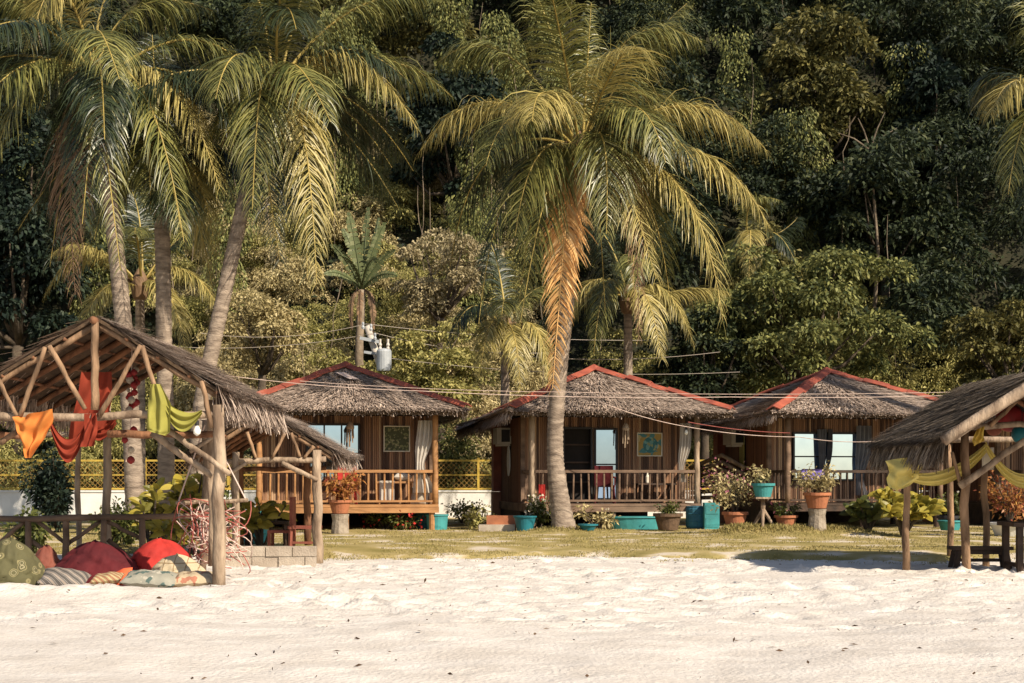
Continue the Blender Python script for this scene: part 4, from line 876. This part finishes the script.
potted('potted_plant', 'red and yellow croton in a pot on a stump before the leftmost hut', gl(340, 32.2), .26, .30, 'terracotta', fol(.48, .62, 600, .13, 'leaf_croton', None, 0, 12), stand='stump')
tub(gl(950, 31.5, .12), .26, .20, 'teal', 'turquoise basin on the ground behind the right shelter posts', (1, 1), .75, 'basin', 'basin')
potted('potted_plant', 'reddish shrub in a wide white planter behind the right shelter table', gl(1010, 31.0), .45, .3, 'white', fol(.6, 1.1, 900, .11, 'leaf_croton', None, 0, 14))
potted('potted_plant', 'small leafy plant in a dark pot just behind the turquoise basin', gl(948, 33, .05), .24, .34, 'black', fol(.36, .6, 340, .11, 'leaf_plant', 'flower_white', 8, 9))

def shrub(label, loc, r, h_, n, leaf, m, wide=.5, name='shrub', flowers=None, nf=0, cat='shrub', stems=9, group=None):
    t = thing(name, label, cat, loc, 0, group); mb = MB(); E = []
    for k in range(stems):
        a = rng.uniform(0, 6.28); rr = r * rng.uniform(.1, .9); e = Vector((rr * math.cos(a), rr * math.sin(a), h_ * rng.uniform(.45, .95))); E.append(e)
        mb.tube([(0, 0, -.05), (e.x * .4, e.y * .4, e.z * .5), e], [.03, .02, .008], 5)
    mb.build('stem', 'bark', t)
    E_ = np.array([tuple(e) for e in E]); k = NR.integers(0, len(E_), n); d = rdir(n)
    p = E_[k] * NR.uniform(.6, 1.0, n)[:, None] + d * np.array([r, r, h_]) * .28 * NR.random(n)[:, None] ** .5
    p[:, 2] = np.maximum(p[:, 2], .04)
    D = d + NR.normal(size=(n, 3)) * .4; D[:, 2] += .1
    np_mesh('foliage', leaves(p, D, NR.uniform(.7, 1.25, n) * leaf, NR.uniform(.8, 1.2, n) * leaf * wide), quads(n), m, t)
    if flowers:
        kk = NR.integers(0, len(E_), nf); p = E_[kk] + rdir(nf) * r * .35; p[:, 2] = np.maximum(p[:, 2], .08)
        np_mesh('blossoms', leaves(p, rdir(nf), NR.uniform(.06, .10, nf), .07), quads(nf), flowers, t)
    return t
def broad_shrub(label, loc, r, h_, n, leaf, m, name='broad_leaved_shrub'):
    """big paddle leaves, each with a fold"""
    t = thing(name, label, 'shrub', loc); mb = MB(); lf = MB()
    tips = []
    for k in range(10):
        a = rng.uniform(0, 6.28); rr = r * rng.uniform(.15, .85); e = Vector((rr * math.cos(a), rr * math.sin(a) * .6, h_ * rng.uniform(.4, .9))); tips.append(e)
        mb.tube([(0, 0, -.05), (e.x * .4, e.y * .4, e.z * .55), e], [.035, .025, .012], 6)
    mb.build('stem', 'bark', t)
    for i in range(n):
        e = rng.choice(tips); s = e * rng.uniform(.75, 1.0); a = rng.uniform(0, 6.28); el = rng.uniform(-.25, .95)
        d = Vector((math.cos(a) * math.cos(el), math.sin(a) * math.cos(el), math.sin(el))); L = leaf * rng.uniform(.7, 1.2)
        big_leaf(lf, s, s + d * L * .5 + Vector((0, 0, L * .12)), s + d * L + Vector((0, 0, -L * .12)), L * .42, 5)
    lf.build('foliage', m, t); return t
broad_shrub('large yellow-green broad-leaved shrub before the right hut, left of the yellow sash', gl(903, 30.5), 1.15, 1.0, 330, .30, 'leaf_yellow')
broad_shrub('darker broad-leaved shrub at the left flank of the large yellow-green one', gl(868, 31.3), .8, .8, 150, .30, 'leaf_plant')
broad_shrub('yellow-green broad-leaved plant above the concrete block wall', gl(262, 25.6), .6, .98, 90, .27, 'leaf_yellow')
broad_shrub('low yellow-green broad-leaved plant just left of the rope hammock', gl(176, 23.2), .5, .75, 80, .24, 'leaf_yellow')
broad_shrub('pale broad-leaved bush inside the left shelter right of the rear post', gl(152, 25.2), .7, 1.40, 120, .26, 'leaf_yellow')
broad_shrub('broad-leaved bush behind the rope hammock in the left shelter', gl(192, 25.6), .65, 1.6, 120, .26, 'leaf_yellow')
shrub('dark dense bush before the white wall, seen over the left shelter rail', gl(58, 33), 1.0, 1.85, 3400, .12, 'leaf_deep')
shrub('loose green bush right behind the left shelter rail', gl(112, 27), .7, .75, 900, .12, 'leaf_plant')
shrub('leafy bush behind the green ring-patterned bean bag', gl(32, 26), .6, .75, 900, .12, 'leaf_plant')
shrub('white-flowered shrub between the pale post and the palm trunk', gl(540, 33.8), .48, .78, 700, .10, 'leaf_plant', flowers='flower_white', nf=130)
shrub('low bush at the foot of the red corner pillar of the middle hut', gl(480, 35.5), .5, .55, 600, .09, 'leaf_scrub', flowers='flower_white', nf=30)
shrub('low leafy bush before the white wall between the left and middle huts', gl(463, 39), .6, .55, 700, .10, 'leaf_scrub')
shrub('thin weedy plants on the grass right of the palm base', gl(598, 34.2), .55, .55, 340, .12, 'leaf_dry', flowers='flower_white', nf=14)
shrub('red-flowered plants growing in the shade under the leftmost hut', gl(385, 34.8), .9, .42, 700, .10, 'leaf_plant', flowers='red', nf=90)
shrub('green bush behind the white wall in the gap right of the leftmost hut', gl(455, 45.8), 1.3, 3.2, 3600, .13, 'leaf_olive')
shrub('leafy creeper bush behind the small side shelter', gl(205, 30.5), .8, 1.2, 1200, .14, 'leaf_plant')
# bamboo poles leaning in the gap between the middle and right huts
t = thing('bamboo_pile', 'stack of slanting bamboo poles in the gap between middle and right huts', 'bamboo poles', gl(720, 40))
for k in range(7):
    mb = MB(); mb.tube([at(690, 468 + k * 5, 39.5 + .12 * k), at(722, 455 + k * 7, 38.6 + .12 * k), at(760, 478 + k * 7, 38.4 + .1 * k)][:2] + [at(745, 462 + k * 7 + 6, 38.0 + .12 * k)], .06, 7); mb.build('bamboo_pole', 'pole_pale', t, world=True, smooth=True)
mb = MB(); mb.tube([gl(700, 39.4, -.1), at(700, 462, 39.4)], .05, 7); mb.tube([gl(738, 38.6, -.1), at(738, 462, 38.6)], .05, 7); mb.build('support', 'dark_wood', t, world=True)
# steps at the middle hut
t = thing('step', 'small stepped concrete block at the left foot of the middle hut', 'step', gl(497, 33.6)); mb = MB(); mb.box((0, 0, .06), (.85, .5, .2)); mb.build('tread', 'concrete', t); mb = MB(); mb.box((.1, .35, .16), (.7, .3, .42)); mb.build('tread', 'terracotta', t)

# ------------------------------------------------------------------ open shelters
def shelter_roof(root, ridge0, ridge1, hw, rise, m, seed, n=5000, fl=.4, nraf=6, left=True, right=True, rake_m='pole', rafter_m='pole_red'):
    """gable roof, ridge from ridge0 (front) to ridge1 (back); world coordinates"""
    a, b = Vector(ridge0), Vector(ridge1); root_m = world_mat(root).inverted(); e = {}
    slabm = MB(); Vs = []
    for s in (-1, 1):
        q = (a, b, b + Vector((s * hw, 0, -rise)), a + Vector((s * hw, 0, -rise))); slab(slabm, q, .05)
        Vs.append(thatch_plane(q, n, .45, seed + s, n // 3, fl, .03, .06, .2))
    rf = slabm.build('roof', 'thatch_under', root, world=True)
    V = np.concatenate(Vs); V = V - np.array(tuple(root.location)); np_mesh('thatch', V, quads(len(V) // 4), m, rf)
    for k in range(nraf):
        y = a.lerp(b, (k + .1) / (nraf - .8)); 
        for s in (-1, 1):
            mb = MB(); mb.pole(y + Vector((0, 0, -.1)), y + Vector((s * hw * .99, 0, -rise * .99 - .1)), .045, .035, .02); mb.build('rafter', rake_m if k == 0 else rafter_m, rf, world=True, smooth=True)
    for f in (.25, .5, .75, .97):
        for s in (-1, 1):
            mb = MB(); o = Vector((s * hw * f, 0, -rise * f - .055)); mb.pole(a + o, b + o, .025, .022, .02); mb.build('purlin', rafter_m, rf, world=True, smooth=True)
    mb = MB(); mb.pole(a + Vector((0, -.1, -.06)), b + Vector((0, .1, -.06)), .05, .045, .02); mb.build('ridge_pole', rafter_m, rf, world=True, smooth=True)
    return rf
def poles(root, items, name, m):
    for (a, b, r) in items:
        mb = MB(); mb.pole(a, b, r, r * .85, .035); mb.build(name, m, root, world=True, smooth=True)
YS = 18.2
sh = thing('open_shelter', 'large open bamboo shelter at left hung with orange, red and green cloths', 'shelter', at(95, 588, YS), 0, 'open thatched shelters')
shelter_roof(sh, at(95, 316, YS), at(95, 316, YS) + Vector((.1, 4.3, -.05)), 1.60, .95, 'thatch', 31, 5200, .42, 7)
mb = MB()
for k in range(2600):   # lumpy thatch ridge roll
    pass
P = lambda x, y, d=0: at(x, y, YS + d)
poles(sh, [(at(219, 592, YS), P(218, 405), .085), (at(-34, 592, YS), P(-30, 405), .085), (at(213, 566, YS + 1.4), P(211, 400, 1.4), .07)], 'post', 'pole_pale')
for q in ((78, 545, 4.6, 425, .05), (106, 540, 4.9, 395, .075), (-10, 545, 4.8, 420, .06), (205, 540, 4.9, 420, .07)):
    a = at(q[0], q[1], YS + q[2]); a.z = 0; poles(sh, [(a, at(q[0] + 1, q[3], YS + q[2]), q[4])], 'rear_post', 'pole_pale')
poles(sh, [(P(-40, 416), P(224, 414), .055), (P(-40, 436, 4.8), P(224, 434, 4.8), .05)], 'tie_beam', 'pole_pale')
poles(sh, [(P(108, 434, .5), P(218, 434, .5), .05), (P(-36, 434, .5), P(20, 436, .5), .05)], 'lower_beam', 'pole_red')
poles(sh, [(P(95, 410, -.02), P(95, 322, -.02), .055)], 'king_post', 'pole')
poles(sh, [(P(20, 416, -.06), P(45, 347, -.06), .035), (P(49, 346, -.05), P(85, 409, -.05), .035), (P(99, 416, -.07), P(141, 345, -.07), .035), (P(142, 346, -.05), P(155, 388, -.05), .035), (P(202, 381, -.04), P(212, 428, -.04), .035), (P(-6, 372, -.05), P(17, 416, -.08), .03), (P(0, 443, .1), P(20, 430, .1), .04)], 'strut', 'pole')
poles(sh, [(P(168, 430, .12), P(230, 474, -.1), .04), (P(152, 433, .3), P(212, 476, .3), .045), (P(190, 452, 1.2), P(222, 430, 1.4), .03)], 'brace', 'pole_pale')
# low railing in the shelter
rr_ = thing('bench_railing', 'rough log railing with crossed braces behind the cushions in the left shelter', 'railing', (-4.4, 21.2, 0))
YR = 21.2; Pr = lambda x, y, d=0: at(x, y, YR + d)
poles(rr_, [(Pr(-60, 519), Pr(204, 516), .05)], 'rail', 'rail_grey')
poles(rr_, [(Pr(x, 575), Pr(x, 518), .055) for x in (-30, 28, 66, 104, 142, 203)], 'rail_post', 'rail_grey')
poles(rr_, [(Pr(-4, 546, .08), Pr(26, 520, .08), .035), (Pr(30, 540, .08), Pr(60, 562, .08), .035), (Pr(66, 545, .08), Pr(102, 520, .08), .035), (Pr(104, 520, .08), Pr(140, 538, .08), .035), (Pr(108, 540, .1), Pr(140, 565, .1), .035), (Pr(36, 520, .1), Pr(64, 542, .1), .035)], 'brace', 'rail_grey')
# small side shelter
Y2 = 23.3
s2 = thing('open_shelter', 'small low side shelter with a gable roof over the concrete block wall', 'shelter', at(317, 563, Y2), 0, 'open thatched shelters')
shelter_roof(s2, at(262, 410, Y2), at(262, 410, Y2) + Vector((.02, 2.6, 0)), 1.22, .74, 'thatch', 41, 3000, .26, 5)
P2 = lambda x, y, d=0: at(x, y, Y2 + d)
poles(s2, [(P2(318, 566), P2(317, 450), .085), (P2(236, 566), P2(236, 452), .07)], 'post', 'pole_pale')
poles(s2, [(P2(308, 545, 2.4), P2(307, 452, 2.4), .07), (P2(240, 545, 2.4), P2(240, 452, 2.4), .07)], 'rear_post', 'pole_red')
poles(s2, [(P2(222, 462), P2(326, 459), .05)], 'tie_beam', 'pole_pale'); poles(s2, [(P2(226, 470, 2.4), P2(326, 468, 2.4), .045)], 'tie_beam', 'pole_red')
poles(s2, [(P2(286, 431, -.04), P2(272, 458, -.04), .03), (P2(291, 433, -.04), P2(300, 457, -.04), .03), (P2(314, 446, -.04), P2(304, 458, -.04), .03), (P2(247, 432, -.04), P2(256, 458, -.04), .03)], 'strut', 'pole')
poles(s2, [(P2(282, 463, -.08), P2(318, 480, -.08), .04), (P2(229, 474, -.08), P2(246, 463, -.08), .035)], 'brace', 'pole_pale')
# concrete block wall
bw = thing('block_wall', 'low wall of grey-tan concrete blocks in two courses under the side shelter', 'wall', at(275, 570, 22.5))
mb = MB(); x0 = at(226, 570, 22.5).x; x1 = at(316, 570, 22.5).x
for c in range(2):
    x = x0 - (.2 if c else 0); 
    while x < x1 - .1:
        xe = min(x + .42, x1); xs_ = max(x, x0)
        if xe - xs_ > .08: mb.box(((xs_ + xe) / 2 + .003, 22.5 + rng.uniform(-.012, .012), .0 + .08 + c * .165), (xe - xs_ - .016, .2, .155))
        x += .42
mb.build('blocks', 'concrete', bw, world=True)
mb = MB(); mb.box(((x0 + x1) / 2, 22.5, .155), (x1 - x0 - .03, .15, .30)); mb.build('mortar', 'stone', bw, world=True)
for k, q in enumerate(((228, 22.75), )):
    pass
# stools and bits in the small shelter
def stool(px, Y, h_, w, m, label, name='stool'):
    t = thing(name, label, 'stool', at(px, 0, Y)); t.location.z = gz(t.location.x, Y); mb = MB(); mb.box((0, 0, h_ - .025), (w, .34, .05)); mb.build('seat', m, t)
    for s in (-1, 1):
        for q in (-1, 1): mb = MB(); mb.bar((s * (w / 2 - .05), q * .12, h_ - .05), (s * (w / 2 - .03), q * .14, 0), .05, .05); mb.build('leg', m, t)
    mb = MB(); mb.bar((-w / 2 + .05, -.12, h_ * .45), (w / 2 - .05, -.12, h_ * .45), .035, .04); mb.build('stretcher', m, t); return t
stool(305, 24.6, .52, .55, 'pillar_red', 'reddish wooden stool beside the right post of the side shelter')
t = thing('chair', 'upright reddish-brown wooden chair under the side shelter', 'chair', gl(287, 24.8)); mb = MB(); mb.box((-.1, 0, .42), (.42, .42, .05)); mb.build('seat', 'pillar_red', t)
mb = MB(); mb.box((.1, 0, .62), (.05, .42, .8)); mb.build('backrest', 'pillar_red', t)
for x in (-.28, .09):
    for y in (-.18, .18): mb = MB(); mb.box((x, y, .2), (.05, .05, .4)); mb.build('leg', 'pillar_red', t)
barrel(256, 27.5, .24, .62, 'teal', 'bright teal barrel seen through the side shelter')
table(gl(268, 25.9), 0, .8, .5, .5, 'dark_wood', 'dark low table with the teal barrel behind it, under the side shelter')

# bean bags and cushions
def bag(px, Y, rx, ry, h_, m, label, lean=0, name='bean_bag', peak=.15, fold=.03, bury=.06):
    c = at(px, 0, Y); c.z = sand_z(c.x, Y) - bury; sd = rng.random() * 50
    def fn(u, v):
        a = 2 * math.pi * u; t = v; ca, sa = math.cos(a), math.sin(a)
        rad = max(0, 1 - t ** (2.0 - peak)) ** .56 * (1 + .12 * math.sin(min(t, .4) * 6)); z = h_ * t
        w = 1 + fold * math.sin(a * 5 + t * 5 + sd) * (t + .2) + .16 * noise.noise(Vector((ca * 1.3 + sd, sa * 1.3, t * 2))) + .07 * noise.noise(Vector((ca * 3.5 + sd, sa * 3.5, t * 5)))
        cre = noise.noise(Vector((ca * 2 + sd, sa * 2, t * 3.2 + 5))); w -= .13 * max(0, .13 - abs(cre)) / .13; w += .05 * noise.noise(Vector((ca * 6 + sd, sa * 6, t * 7)))
        z *= 1 + .10 * noise.noise(Vector((ca * 1.1 + sd, sa * 1.1, 9)))
        return Vector((rx * rad * ca * w + lean * t, ry * rad * sa * w, z))
    mb = MB(); mb.grid(fn, 56, 30)
    o = mb.build(name, m, smooth=True); o.location = c; return tag(o, label, 'bean bag')
bag(14, 18.75, .38, .36, .66, 'bag_green', 'olive green bean bag with pale ring pattern at the far left', -.05)
bag(96, 19.5, .56, .42, .60, 'red_dark', 'big dark red bean bag in the middle of the left shelter')
bag(158, 19.9, .50, .4, .60, 'red', 'bright red bean bag behind the cream one', .05)
bag(178, 19.0, .40, .32, .46, 'bag_cream', 'cream bean bag with brown grid lines next to the shelter post', -.02)
bag(46, 19.8, .24, .22, .52, 'pillar_red', 'narrow maroon bag wedged behind the ring-patterned one')
def cz_(px, Y): x = (px - 512) * Y / F; return Vector((x, Y, sand_z(x, Y)))
pillow(cz_(64, 18.35) + Vector((0, 0, .02)), .60, .42, .22, 'cushion_stripe', 'dark striped cushion lying against the dark red bean bag', (R(22), R(8), R(6)))
pillow(cz_(108, 18.5) + Vector((0, 0, .02)), .42, .3, .14, 'cushion_band', 'small banded yellow-green cushion beside the orange cloth', (R(10), R(-6), R(4)))
pillow(cz_(151, 18.3) + Vector((0, 0, .02)), .72, .44, .19, 'cushion_blue', 'flat grey-blue patterned cushion in front of the cream bean bag', (R(14), R(3), 0))
pillow(cz_(193, 18.45) + Vector((0, 0, .02)), .62, .42, .18, 'cushion_cream', 'flat cream cushion with red-brown pattern touching the shelter post', (R(12), R(-2), R(4)))
pillow(cz_(124, 18.75) + Vector((0, 0, .05)), .3, .28, .14, 'orange_red', 'small orange-red cushion peeking out by the dark red bean bag', (R(35), R(-20), 0))

# cloths hung in the left shelter
YC = YS - .12
def hang(p_list, label, m, name='cloth', folds=7, amp=.02, Yc_=YC, nu=44, nv=34, drape=False):
    sd = len(label) * .37
    """p_list: rows (left px, right px, y px) from top to bottom"""
    def fn(u, v):
        s = v * (len(p_list) - 1); i = min(int(s), len(p_list) - 2); f = s - i
        (la, lya), (ra, rya) = p_list[i]; (lb, lyb), (rb, ryb) = p_list[i + 1]
        l = Vector((la + (lb - la) * f, lya + (lyb - lya) * f)); r = Vector((ra + (rb - ra) * f, rya + (ryb - rya) * f))
        p = l.lerp(r, u); q = at(p.x, p.y, Yc_); q.y += amp * 1.1 * math.sin(u * folds * 1.9 + 1.8 * math.sin(v * 2.3 + sd) + v * 2) + amp * 2.2 * noise.noise(Vector((u * 3.1 + sd, v * 2.2, sd))) + amp * .9 * math.sin(14 * (v + .35 * (2 * u - 1) ** 2)) * (1 if drape else .3); return q
    return cloth(fn, nu, nv, name, m, label, 'cloth')
hang([((14, 417), (54, 409)), ((16, 428), (52, 424)), ((22, 444), (43, 440)), ((27, 458), (31, 458))], 'bright orange cloth draped from the front beam of the left shelter', 'cloth_orange', amp=.032, drape=True)
def swag(a, b, sag, w, m, label, folds=5, wend=.35, Yd=0, name='cloth', amp=.03):
    def fn(u, v):
        p = a.lerp(b, u); p.z -= sag * 4 * u * (1 - u); k = wend + (1 - wend) * math.sin(math.pi * u)
        p.z -= (v - .15) * w * k; p.y += amp * math.sin(v * folds * 3.1 + u * 2) + Yd; return p
    return cloth(fn, 34, 22, name, m, label, 'cloth')
swag(P(48, 414, -.02), P(90, 412, -.02), .38, .30, 'cloth_red', 'rust red cloth sagging between the orange cloth and the king post')
hang([((82, 372), (112, 372)), ((78, 395), (112, 400)), ((70, 425), (104, 428)), ((66, 462), (72, 440))], 'dark red cloth hanging from the shelter roof behind the king post', 'cloth_red', Yc_=YS + .5)
hang([((86, 414), (98, 413)), ((84, 430), (97, 430)), ((80, 447), (95, 446))], 'short red cloth end hanging under the king post', 'cloth_red', Yc_=YS - .11, amp=.025)
hang([((150, 384), (160, 384)), ((148, 402), (171, 404)), ((147, 428), (170, 432)), ((148, 431), (166, 436))], 'olive green cloth hung over the strut at the right of the left shelter', 'cloth_green', amp=.025, Yc_=YS - .16)
swag(P(158, 392, -.12), P(202, 410, -.1), .16, .26, 'cloth_green', 'green sash swagged right of the olive green cloth', wend=.25)
swag(P(116, 415, .6), P(85, 420, .6), .1, .24, 'cloth_red', 'deep red cloth on the far side of the king post', wend=.6)
# garland of red pods
gr = thing('garland', 'garland of red pods and shells hanging in the left shelter', 'garland', at(132, 480, YS + 1.0))
mb = MB(); mb.tube([at(132, 345, YS + 1), at(131, 420, YS + 1), at(126, 462, YS + 1)], .006, 5); mb.build('string', 'rope_white', gr, world=True)
for k in range(22):
    mb = MB(); y = 370 + k * 2.5 if k < 18 else 430 + (k - 18) * 10; x = 132 + rng.uniform(-5, 5) - (4 if y > 430 else 0); r_ = rng.uniform(.03, .06)
    mb.lathe([(.005, -r_), (r_ * .8, -r_ * .5), (r_, 0), (r_ * .7, r_ * .6), (.005, r_)], at(x, y, YS + 1 + rng.uniform(-.06, .06)), 8); mb.build('pod', 'red_pod' if k % 4 else 'flower_white', gr, world=True, smooth=True)
bulb(at(197, 428, YS - .05), 'unlit bulb hanging by the right post of the left shelter')
# rope hammock chair, a tangle of white and red cords
hm = thing('rope_hammock', 'tangled white and red rope hammock chair hanging behind the left shelter post', 'hammock', at(212, 575, 20.2))
for m, cnt in (('rope_white', 40), ('rope_pink', 34)):
    mb = MB()
    for k in range(cnt):
        a = at(rng.uniform(176, 225), rng.uniform(498, 545), 20.2 + rng.uniform(-.3, .3)); b = at(rng.uniform(190, 252), rng.uniform(500, 574), 20.2 + rng.uniform(-.3, .3)); c = (a + b) / 2 + Vector((rng.uniform(-.6, .6), rng.uniform(-.3, .3), rng.uniform(-.6, .4)))
        mb.tube([bez(a, c, b, i / 8) for i in range(9)], .0075, 5)
    for k in range(2):
        a = at(190 + k * 22, 500 + rng.uniform(-6, 14), 20.2); b = at(188 + k * 8, 560 + rng.uniform(-12, 8), 20.2 + rng.uniform(-.2, .2)); mb.tube([a, (a + b) / 2 + Vector((rng.uniform(-.1, .1), -.1, 0)), b], .0075, 5)
    mb.build('cords', m, hm, world=True)
mb = MB(); mb.pole(at(176, 503, 20.2), at(248, 500, 20.2), .03, .03); mb.build('spreader_bar', 'pole_pale', hm, world=True)
mb = MB(); mb.tube([at(178, 503, 20.2), at(205, 425, 20.3)], .012, 5); mb.tube([at(246, 500, 20.2), at(208, 425, 20.3)], .012, 5); mb.build('hanging_rope', 'rope_white', hm, world=True)

# right shelter
Y3 = 19.5
s3 = thing('open_shelter', 'thatched shelter at the right edge with a shaggy drooping roof and yellow sashes', 'shelter', at(966, 572, 21.2), 0, 'open thatched shelters')
rd = at(1050, 368, Y3)
shelter_roof(s3, rd, rd + Vector((0, 3.7, 0)), 1.46, .97, 'thatch_dark', 51, 9000, .44, 6, rake_m='pole_pale')
g3 = lambda x, Yb: Vector(((x - 512) * Yb / F, Yb, -.1))
poles(s3, [(g3(967, 21.2), at(965, 430, 21.0), .07), (g3(906, 21.4), at(906, 464, 21.25), .06), (g3(986, 22.6), at(984, 455, 22.7), .06), (g3(1138, 21.2), at(1138, 430, 21.0), .07), (g3(1130, 24.5), at(1130, 430, 24.5), .07), (g3(950, 24.6), at(948, 440, 24.6), .06)], 'post', 'pole')
poles(s3, [(at(960, 486, 20.9), at(1050, 425, 20.9), .055)], 'brace', 'pole_pale')
poles(s3, [(at(955, 427, 20.95), at(1145, 424, 20.95), .05), (at(945, 440, 24.6), at(1140, 438, 24.6), .05)], 'tie_beam', 'pole_pale')
poles(s3, [(at(960, 482, 21), at(952, 452, 21), .03), (at(990, 426, 20.9), at(1020, 398, 20.9), .035), (at(1040, 424, 20.9), at(1024, 396, 20.9), .035)], 'strut', 'pole')
mb = MB(); mb.pole(rd + Vector((.05, -.12, -.02)), rd + Vector((-1.50, -.12, -1.0)), .08, .075, .03, n=10); mb.build('bargeboard_log', 'pole_pale', s3, world=True, smooth=True)
hang([((884, 461), (935, 453)), ((888, 466), (926, 464)), ((889, 472), (916, 474)), ((887, 478), (919, 478)), ((888, 487), (910, 485)), ((896, 491), (903, 488))], 'yellow cloth knotted at the top of the leftmost right-shelter post', 'cloth_yellow', amp=.035, Yc_=21.0, folds=5, drape=True)
swag(at(912, 474, 21.0), at(986, 445, 21.5), .16, .22, 'cloth_yellow', 'yellow sash swagged between the leftmost and middle posts of the right shelter', 5, .6)
swag(at(986, 443, 21.6), at(1060, 450, 21.6), .45, .22, 'cloth_yellow', 'yellow sash swagged from the middle post to the right edge', 5, .6)
hang([((976, 430), (984, 426)), ((972, 440), (984, 436)), ((974, 446), (984, 441))], 'small ochre pennant under the right shelter beam', 'yellow_paint', 'pennant', Yc_=20.85, amp=.015)
sgn = thing('hanging_sign', 'pale framed card hanging from the middle post of the right shelter', 'sign', at(988, 473, 21.8)); mb = MB(); mb.box((0, 0, .22), (.18, .02, .34)); mb.build('board', 'ac', sgn); mb = MB(); mb.box((0, -.012, .22), (.14, .006, .29)); mb.build('card', 'paper', sgn); mb = MB(); mb.tube([(0, 0, .39), (0, 0, .55)], .006, 5); mb.build('cord', 'rope_white', sgn)
def lantern(px, py, Y, r, m, label):
    t = thing('paper_lantern', label, 'lantern', at(px, py, Y)); mb = MB(); n_ = 12
    mb.lathe([(max(.02, r * math.sin(math.pi * i / n_)) * (1 if i % 2 else .97), -r * math.cos(math.pi * i / n_)) for i in range(n_ + 1)], (0, 0, 0), 20); mb.build('shade', m, t, smooth=True)
    mb = MB(); mb.tube([(0, 0, r), (0, 0, r + .35)], .006, 5); mb.build('cord', 'black', t)
lantern(1010, 418, 22.3, .22, M['red_pod'], 'round dark red paper lantern under the right shelter roof'); lantern(994, 428, 23.0, .13, 'pillar_red', 'small reddish lantern left of the round dark red one'); lantern(1022, 434, 22, .16, 'teal_dark', 'greyish green lantern below the round dark red one')
# bench and table
bn = thing('bench', 'dark low wooden bench by the right shelter posts', 'bench', g3(980, 21.9)); c = at(980, 548, 21.9); zs = sand_z(c.x, 21.9)
mb = MB(); mb.box((c.x, 21.9, c.z), (.92, .34, .05)); mb.box((c.x, 21.9, c.z - .06), (.8, .26, .06)); mb.build('seat', 'dark_wood', bn, world=True)
for s in (-1, 1):
    for q in (-1, 1): mb = MB(); mb.bar((c.x + s * .36, 21.9 + q * .12, c.z - .03), (c.x + s * .42, 21.9 + q * .15, zs - .02), .06, .07); mb.build('leg', 'dark_wood', bn, world=True)
mb = MB(); mb.bar((c.x - .38, 21.9, zs + .14), (c.x + .38, 21.9, zs + .14), .05, .05); mb.build('stretcher', 'dark_wood', bn, world=True)
c = at(1062, 524, 21.3); zs = sand_z(c.x, 21.3)
tb = thing('table', 'dark wooden table cut by the right edge next to the bench', 'table', (c.x, 21.3, zs)); mb = MB(); mb.box((c.x, 21.3, c.z), (1.7, .75, .06)); mb.build('tabletop', 'dark_wood', tb, world=True)
for s in (-1, 1):
    for q in (-1, 1): mb = MB(); mb.box((c.x + s * .74, 21.3 + q * .3, (c.z + zs) / 2 - .02), (.09, .09, c.z - zs - .02)); mb.build('leg', 'dark_wood', tb, world=True)
    mb = MB(); mb.bar((c.x + s * .74, 21.03, zs + .12), (c.x + s * .74, 21.57, zs + .12), .05, .06); mb.build('stretcher', 'dark_wood', tb, world=True)
mb = MB(); mb.bar((c.x - .7, 21.02, zs + .12), (c.x + .7, 21.02, zs + .12), .05, .06); mb.build('stretcher', 'dark_wood', tb, world=True)
for px, r_ in ((957, .05), (962, .045), (972, .04)):
    p = g3(px, 20.9); p.z = sand_z(p.x, 20.9); mb = MB(); mb.lathe([(r_ * .8, -.01), (r_, r_ * .4), (r_ * .6, r_ * .9), (.005, r_)], p, 9, (1.2, .9)); solo(mb, 'shell', 'white', 'pale stones or shells lying at the foot of the right shelter post', 'stone', 'pale stones at the post foot')
